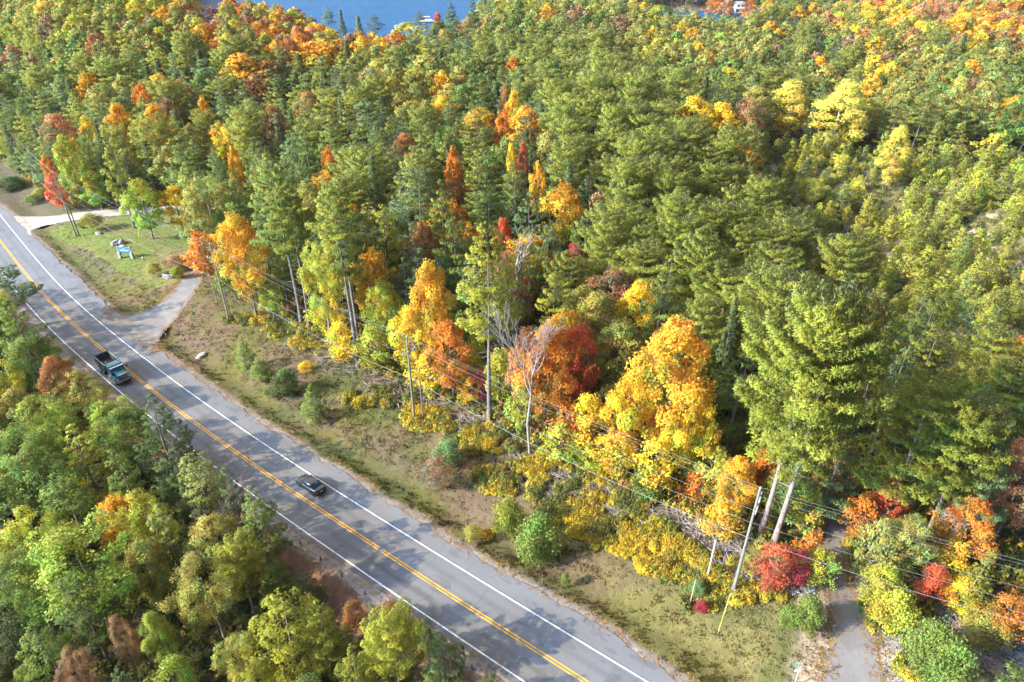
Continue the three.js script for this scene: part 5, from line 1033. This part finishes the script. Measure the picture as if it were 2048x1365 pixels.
// ------------------------------------------------------------------ dark car going away
{
  const t = along(627, 972), p = roadAt(t, 2.0, 0.07), f = roadAt(t - 3, 2.0).sub(roadAt(t + 3, 2.0));
  const o = thing('car', 'dark green-black saloon car driving away on the road', 'car', p, Math.atan2(-f.z, f.x)); mark(627, 965, 'the dark car');
  const paint = carPaint(0.006, 0.014, 0.016, 0.25), L = 2.32;
  // body: cross sections along the length, lofted
  const loft = (rows) => { const n = rows[0].length, pos = [], idx = []; for (const r of rows) for (const q of r) pos.push(...q); for (let i = 0; i < rows.length - 1; i++) for (let j = 0; j < n - 1; j++) { const a = i * n + j, b2 = a + n; idx.push(a, b2, a + 1, a + 1, b2, b2 + 1); } const g = new THREE.BufferGeometry(); g.setAttribute('position', new THREE.Float32BufferAttribute(pos, 3)); g.setIndex(idx); g.computeVertexNormals(); return g; };
  const section = (x, w, y0, y1, r = 0.16) => { const out = []; for (const [a, c] of [[-1, 0], [-1, 0.35], [-0.985, 0.7], [-0.93, 0.92], [-0.75, 1], [0, 1.03], [0.75, 1], [0.93, 0.92], [0.985, 0.7], [1, 0.35], [1, 0]]) out.push([x, lerp(y0, y1, c), a * w]); return out; };
  const rowsB = [[-L, 0.72, 0.45, 0.8], [-L + 0.08, 0.84, 0.3, 0.95], [-1.75, 0.9, 0.25, 1.0], [-0.9, 0.91, 0.22, 0.97], [0.4, 0.91, 0.22, 0.93], [1.1, 0.9, 0.22, 0.9], [1.8, 0.87, 0.24, 0.78], [L - 0.12, 0.78, 0.3, 0.66], [L, 0.66, 0.4, 0.58]].map((q) => section(...q));
  const cap = (row) => { const c = row.reduce((s, q) => [s[0] + q[0] / row.length, s[1] + q[1] / row.length, s[2] + q[2] / row.length], [0, 0, 0]); return loft([row, row.map(() => c)]); };
  part('body', [loft(rowsB), cap(rowsB[0]), cap(rowsB[rowsB.length - 1])], paint, o);
  const cabin = (x, w, y) => [[-1, 0], [-0.93, 0.5], [-0.8, 0.95], [-0.5, 1.02], [0.5, 1.02], [0.8, 0.95], [0.93, 0.5], [1, 0]].map(([a, c]) => [x, lerp(0.88, y, c), a * w]);
  part('greenhouse', [loft([[-1.85, 0.66, 0.96], [-0.95, 0.8, 1.4], [-0.4, 0.82, 1.44], [0.25, 0.81, 1.4], [1.25, 0.7, 0.9]].map((q) => cabin(...q)))], glass, o);
  part('roof', [loft([[-0.98, 0.6, 1.4], [-0.4, 0.64, 1.455], [0.28, 0.6, 1.405]].map(([x, w, y]) => [[x, y - 0.02, -w * 1.06], [x, y + 0.025, -w], [x, y + 0.04, 0], [x, y + 0.025, w], [x, y - 0.02, w * 1.06]]))], paint, o);
  for (const s of [-1, 1]) {
    part('pillar', [rod(V(0.3, 1.38, s * 0.68), V(1.2, 0.93, s * 0.74), 0.045).toNonIndexed(), rod(V(-1.0, 1.38, s * 0.68), V(-1.75, 0.98, s * 0.72), 0.06).toNonIndexed(), rod(V(-0.35, 1.4, s * 0.7), V(-0.35, 0.92, s * 0.84), 0.04).toNonIndexed()], paint, o);
    part('tail_light', box(0.1, 0.14, 0.42, -L + 0.03, 0.8, s * 0.56, 0.03), std(0.25, 0.02, 0.025, 0.2), o);
    part('headlight', box(0.2, 0.12, 0.34, L - 0.16, 0.62, s * 0.55, 0.04), std(0.3, 0.32, 0.34, 0.25), o);
    part('mirror', box(0.16, 0.13, 0.2, 0.85, 0.98, s * 1.0, 0.04), paint, o);
    for (const x of [-1.38, 1.42]) wheel(o, x, 0.32, s * 0.82, 0.32, 0.22, std(0.25, 0.25, 0.26, 0.35, { metalness: 0.7 }));
  }
  part('licence_plate', box(0.03, 0.15, 0.42, -L - 0.02, 0.66, 0, 0.01), std(0.7, 0.72, 0.72, 0.5), o);
  part('rear_bumper', box(0.16, 0.22, 1.5, -L + 0.06, 0.42, 0, 0.06), paint, o);
}

// ------------------------------------------------------------------ signs, mailbox, stones, lamp
const sheetMap = (w, h, draw) => { const c = document.createElement('canvas'); c.width = w; c.height = h; draw(c.getContext('2d'), w, h); const t = new THREE.CanvasTexture(c); t.colorSpace = THREE.SRGBColorSpace; return t; };
const strokes = (g, x0, x1, y, h, k) => { for (let x = x0, i = 0; x < x1 - h * 0.3; i++) { const w = h * (0.34 + 0.3 * hash2(i, k)); g.fillRect(x, y + h * 0.3 * hash2(i, k + 1) * (i > 0), w * 0.42, h * (0.72 + 0.2 * hash2(i, k + 4))); g.fillRect(x, y + h * 0.4 * hash2(i, k + 2), w, h * 0.24); x += w + h * 0.12; } };  // lettering too small to read in the photograph
const lichen = (a, b) => new THREE.MeshStandardMaterial({ map: dataMap(128, 128, (x, y) => { const n = tile((p, q) => fbm(p / 14, q / 14, 4), x, y, 128); return mix3(a, b, clamp(n * 1.6 - 0.3)); }), roughness: 0.95, bumpMap: grit, bumpScale: 0.02 });
const granite = lichen([0.3, 0.28, 0.25], [0.55, 0.52, 0.47]), darkRock = lichen([0.16, 0.14, 0.12], [0.42, 0.4, 0.36]);
function rock(k, r, sx, sy, sz) { seed(k); const g = new THREE.IcosahedronGeometry(r, 3), p = g.attributes.position, q = V(0, 0, 0); for (let i = 0; i < p.count; i++) { q.fromBufferAttribute(p, i); const d = q.clone().normalize(), f = 0.75 + 0.5 * noise3(d.x * 1.6 + k, d.y * 1.6, d.z * 1.6) + 0.15 * noise3(d.x * 5, d.y * 5 + k, d.z * 5); q.set(Math.round(d.x * f * 3) / 9 + d.x * f * 0.67, d.y * f, d.z * f).multiplyScalar(r); p.setXYZ(i, q.x * sx, q.y * sy, q.z * sz); } const n = g.toNonIndexed(); n.computeVertexNormals(); return n; }
{ // entrance sign
  const a = G(241, 517), b = G(265, 517), c = a.clone().lerp(b, 0.5), d = b.clone().sub(a), turn = Math.atan2(-d.z, d.x), W = d.length();
  const o = thing('entrance_sign', 'blue board sign between two stone pillars on the lawn', 'sign', c, turn); mark(253, 508, 'the entrance sign');
  for (const s of [-1, 1]) {
    const pl = part('stone_pillar', box(0.5, 0.14, 0.5, s * W / 2, 0.07, 0, 0.03), granite, o);
    for (let i = 0; i < 5; i++) part('stone', box(0.62 - 0.03 * hash2(i, 3), 0.26, 0.6 - 0.04 * hash2(i, s + 4), s * W / 2 + 0.02 * (hash2(i, 8) - 0.5), 0.27 + i * 0.27, 0, 0.04), granite, pl);
    part('post', box(0.16, 1.35, 0.16, s * W / 2, 2.1, 0, 0.02), armWood, o); part('post_finial', new THREE.SphereGeometry(0.12, 12, 8).translate(s * W / 2, 2.85, 0), M.white, o);
  }
  const face = sheetMap(512, 224, (g, w, h) => { g.fillStyle = '#2f6d9c'; g.fillRect(0, 0, w, h); g.fillStyle = '#3f80ad'; g.fillRect(10, 10, w - 20, h - 20); g.fillStyle = '#eef4f8'; strokes(g, 190, 330, 40, 52, 3); strokes(g, 60, 460, 112, 60, 9); });
  const board = part('sign_board', new THREE.ExtrudeGeometry(new THREE.Shape([[-W / 2 + 0.1, 1.5], [-0.5, 1.35], [0.5, 1.35], [W / 2 - 0.1, 1.5], [W / 2 - 0.1, 2.65], [0, 2.78], [-W / 2 + 0.1, 2.65]].map(([x, y]) => new THREE.Vector2(x, y))), { depth: 0.08, bevelEnabled: true, bevelSize: 0.02, bevelThickness: 0.02, bevelSegments: 1 }).translate(0, 0, -0.04), std(0.06, 0.17, 0.3, 0.5), o);
  part('lettering', new THREE.PlaneGeometry(W - 0.35, 1.0).translate(0, 2.07, 0.066), new THREE.MeshStandardMaterial({ map: face, roughness: 0.5 }), board);
  part('top_rail', box(W + 0.1, 0.08, 0.12, 0, 2.72, 0, 0.02), armWood, o);
  const lamp = thing('lawn_lamp', 'small pale lawn light right of the entrance sign', 'garden light', G(286, 520)); part('stem', cyl(0.12, 0.1, 0.4, 10), granite, lamp); part('lamp_head', new THREE.SphereGeometry(0.2, 12, 10).translate(0, 0.52, 0), M.white, lamp);
}
for (const [i, x, y, r, sx, sy, sz, m, label] of [
  [1, 234, 489, 0.85, 1.5, 0.8, 0.8, granite, 'long pale boulder on the lawn, left of three behind the sign'], [2, 244, 488, 0.75, 1, 0.9, 0.9, darkRock, 'dark boulder on the lawn, middle of three behind the sign'], [3, 246, 497, 0.7, 1.1, 0.8, 0.9, darkRock, 'boulder on the lawn just behind the sign board'],
  [4, 404, 714, 0.65, 1.4, 0.7, 0.9, granite, 'pale grey boulder half buried in the verge grass'], [5, 1796, 1256, 0.36, 1, 1, 0.9, lichen([0.55, 0.56, 0.58], [0.85, 0.87, 0.9]), 'bright white rock beside the side lane'], [6, 197, 468, 0.6, 1.4, 0.6, 0.9, darkRock, 'dark rock under the loose bush by the doubled pole']]) {
  const o = thing('boulder', label, 'rock', G(x, y), i); part('rock', rock(i, r, sx, sy, sz).translate(0, r * sy * 0.45, 0), m, o); const c = part('rock_chip', rock(i + 20, r * 0.3, 1.2, 0.7, 1), m, o); c.position.set(r * sx * 0.95, r * 0.08, r * 0.5);
}
{ // stone wall round the flower bed at the bend of the drive
  const a = G(324, 557), b = G(346, 558), o = thing('stone_wall', 'low curved grey stone wall in the flower bed by the drive', 'stone wall', a.clone().lerp(b, 0.5)); mark(335, 550, 'the stone wall bed');
  const d = b.clone().sub(a).setY(0), W = d.length(), t = Math.atan2(-d.z, d.x); o.rotation.y = t; seed(60);
  for (let row = 0; row < 3; row++) for (let i = 0; i < 6; i++) { const f = (i + 0.5 * (row % 2)) / 6 - 0.46; part('stone', box(W / 6 - 0.04, 0.3, 0.42, f * W, 0.14 + row * 0.31, 0.5 * Math.cos(f * 3) - 0.4 + rr(-0.04, 0.04), 0.05).toNonIndexed(), pick([granite, darkRock, granite]), o); }
}
{ // rubble beside the lane
  const root = thing('rubble_pile', 'heap of whitish rubble stones below the red bush', 'stones', G(1600, 1183)); seed(61); root.userData.kind = 'stuff';
  const list = []; for (let i = 0; i < 90; i++) { const p = G(1600 + rr(-32, 30), 1184 + rr(-7, 7)).sub(root.position), r = rr(0.06, 0.14); list.push(new THREE.DodecahedronGeometry(r).rotateX(rr(0, 3)).scale(1.2, 0.8, 1).translate(p.x, p.y + r * 0.4 + rr(0, 0.12), p.z)); }
  part('stones', list, lichen([0.38, 0.35, 0.31], [0.62, 0.58, 0.53]), root);
}
{ // mailbox at the corner of the gravel drive
  const p = G(333, 676), o = thing('mailbox', 'black mailbox on a post at the corner of the gravel drive', 'mailbox', p, 0.9); part('post', box(0.12, 1.25, 0.12, 0, 0.6, 0, 0.01), M.deadWood, o);
  const s = new THREE.Shape(); s.moveTo(-0.22, 0); s.lineTo(-0.22, 0.22); s.absarc(0, 0.22, 0.22, Math.PI, 0, true); s.lineTo(0.22, 0);
  part('letter_box', new THREE.ExtrudeGeometry(s, { depth: 0.75, bevelEnabled: true, bevelSize: 0.015, bevelThickness: 0.015, bevelSegments: 1 }).translate(0, 1.25, -0.38), std(0.012, 0.016, 0.025, 0.5), o); part('flag', box(0.02, 0.2, 0.1, 0.25, 1.55, 0.1), std(0.5, 0.03, 0.03, 0.5), o);
}
{ const p = G(391, 643), o = thing('number_sign', 'small green plate on a thin post beside the gravel drive', 'sign', p, 0.5); part('post', cyl(0.035, 0.035, 1.9, 8), M.deadWood, o); part('plate', box(0.55, 0.55, 0.03, 0, 1.75, 0.04, 0.01), std(0.02, 0.32, 0.16, 0.5), o); part('digit_strip', box(0.36, 0.16, 0.02, 0, 1.78, 0.062), std(0.5, 0.75, 0.6, 0.5), o); }
{ // street sign at the bottom right
  const p = G(1587, 1374), H = heightTo(p, 1329), o = thing('street_sign', 'green street name blade over a white plate on a pale post', 'street sign', p, 0);
  part('post', box(0.09, H, 0.07, 0, H / 2, 0, 0.01), armWood, o);
  const green = sheetMap(256, 64, (g, w, h) => { g.fillStyle = '#0f9b6a'; g.fillRect(0, 0, w, h); g.fillStyle = '#d8f2e6'; strokes(g, 30, 232, 16, 34, 21); });
  const blade = part('name_blade', box(0.92, 0.24, 0.03, -0.5, H - 0.14, 0.03, 0.008), std(0.01, 0.33, 0.16, 0.5), o); part('lettering', new THREE.PlaneGeometry(0.86, 0.2).translate(-0.5, H - 0.14, 0.047), new THREE.MeshStandardMaterial({ map: green, roughness: 0.5 }), blade);
  part('white_plate', box(0.5, 0.4, 0.02, -0.2, H - 1.05, 0.06, 0.01).rotateY(-0.15), M.white, o);
}
// a thin marker stake on the open grass
{ const o = thing('marker_stake', 'thin grey stake standing in the grass beside the pavement', 'stake', G(1084, 1170)); part('stake', cyl(0.03, 0.02, 1.7, 6), M.deadWood, o); part('stake_tip', cyl(0.022, 0.03, 0.06, 6).translate(0, 1.7, 0), M.steel, o); }

// ------------------------------------------------------------------ by the lake: boathouses, docks and a cottage
function gable(w, h, d, over = 0.4) { const s = new THREE.Shape([[-d / 2 - over, 0], [0, h], [d / 2 + over, 0], [d / 2 + over, -0.2], [0, h - 0.2], [-d / 2 - over, -0.2]].map(([x, y]) => new THREE.Vector2(x, y))); return new THREE.ExtrudeGeometry(s, { depth: w + over * 2, bevelEnabled: false }).translate(0, 0, -w / 2 - over).rotateY(Math.PI / 2); }
const clap = std(0.78, 0.78, 0.77, 0.6), shingle = std(0.3, 0.3, 0.32, 0.9), dockWood = std(0.62, 0.6, 0.57, 0.8);
function boathouse(px, py, w, label, shadeRoof) {
  const q = sight(px, py, LAKE_Y), o = thing('boathouse', label, 'boathouse', V(q.x, LAKE_Y, q.z), 0.12);
  part('wall', [box(w, 3.2, 8, 0, 2.3, 0)], clap, o);
  const up = part('upper_wall', box(w * 0.6, 2.8, 6, -w * 0.05, 5.3, -0.5), clap, o);
  part('roof', gable(w * 0.6, 2.1, 6).translate(-w * 0.05, 6.7, -0.5), shadeRoof, o);
  part('deck', box(w + 1.2, 0.25, 9.6, 0, 3.98, 0.4), dockWood, o);
  for (const s of [-1, 1]) { part('boat_door', box(w * 0.3, 2.3, 0.12, s * w * 0.25, 1.75, 4.05), M.black, o); const wi = part('window', box(w * 0.16, 1.3, 0.1, -w * 0.05 + s * w * 0.16, 5.4, 2.55), glass, o); part('frame', [box(w * 0.19, 0.12, 0.12, -w * 0.05 + s * w * 0.16, 6.1, 2.56), box(w * 0.19, 0.12, 0.12, -w * 0.05 + s * w * 0.16, 4.7, 2.56)], M.white, wi); }
  part('railing', [box(w + 1.1, 0.1, 0.1, 0, 5.0, 5.1), ...Array.from({ length: 9 }, (_, i) => box(0.1, 0.95, 0.1, -w / 2 + i * w / 8, 4.55, 5.1))], M.white, o);
  part('dock', [box(w + 6, 0.25, 2, 1.5, 0.7, 5.4), box(1.6, 0.25, 8, w / 2 + 3, 0.7, 1)], dockWood, o);
  for (let i = 0; i < 4; i++) part('dock_post', cyl(0.18, 0.18, 2.2, 8).translate(-w / 2 + i * (w + 4) / 3, -1.2, 6.2), M.bark, o);
  return o;
}
boathouse(1478, 26, 11, 'white two-storey boathouse with grey gable roof on the far inlet', shingle);
boathouse(1398, 13, 11, 'white boathouse cut by the top edge, left of the gabled one', std(0.7, 0.7, 0.7, 0.8));
{ const q = sight(852, 47, LAKE_Y), o = thing('boat_dock', 'white boat lift and dock at the lake beside the red tree', 'dock', V(q.x, LAKE_Y, q.z - 6)); part('dock', box(11, 0.3, 4, 0, 1.1, 0), dockWood, o); part('boat', profile([[-3, 1.2], [3.2, 1.2], [4.2, 2.2], [-3.2, 2.2]], 2.2, 0.15), M.white, o); part('canopy', box(6, 0.25, 3, -0.5, 4, 0, 0.1), M.white, o); for (const x of [-3, 2]) part('canopy_post', [rod(V(x, 1, -1.3), V(x, 4, -1.3), 0.08).toNonIndexed(), rod(V(x, 1, 1.3), V(x, 4, 1.3), 0.08).toNonIndexed()], M.white, o); }
{ const p = G(686, 66), o = thing('cottage', 'small pale cottage roof between trees below the lake', 'cottage', p, 0.4); part('wall', box(7, 3.2, 5, 0, 1.6, 0), clap, o); part('roof', gable(7, 1.8, 5).translate(0, 3.3, 0), std(0.45, 0.47, 0.5, 0.8), o); part('window', box(1.4, 1.1, 0.1, 1.2, 1.8, 2.52), glass, o); part('door', box(0.95, 2, 0.1, -1.6, 1, 2.52), M.bark, o); }

renderer.render(scene, camera);
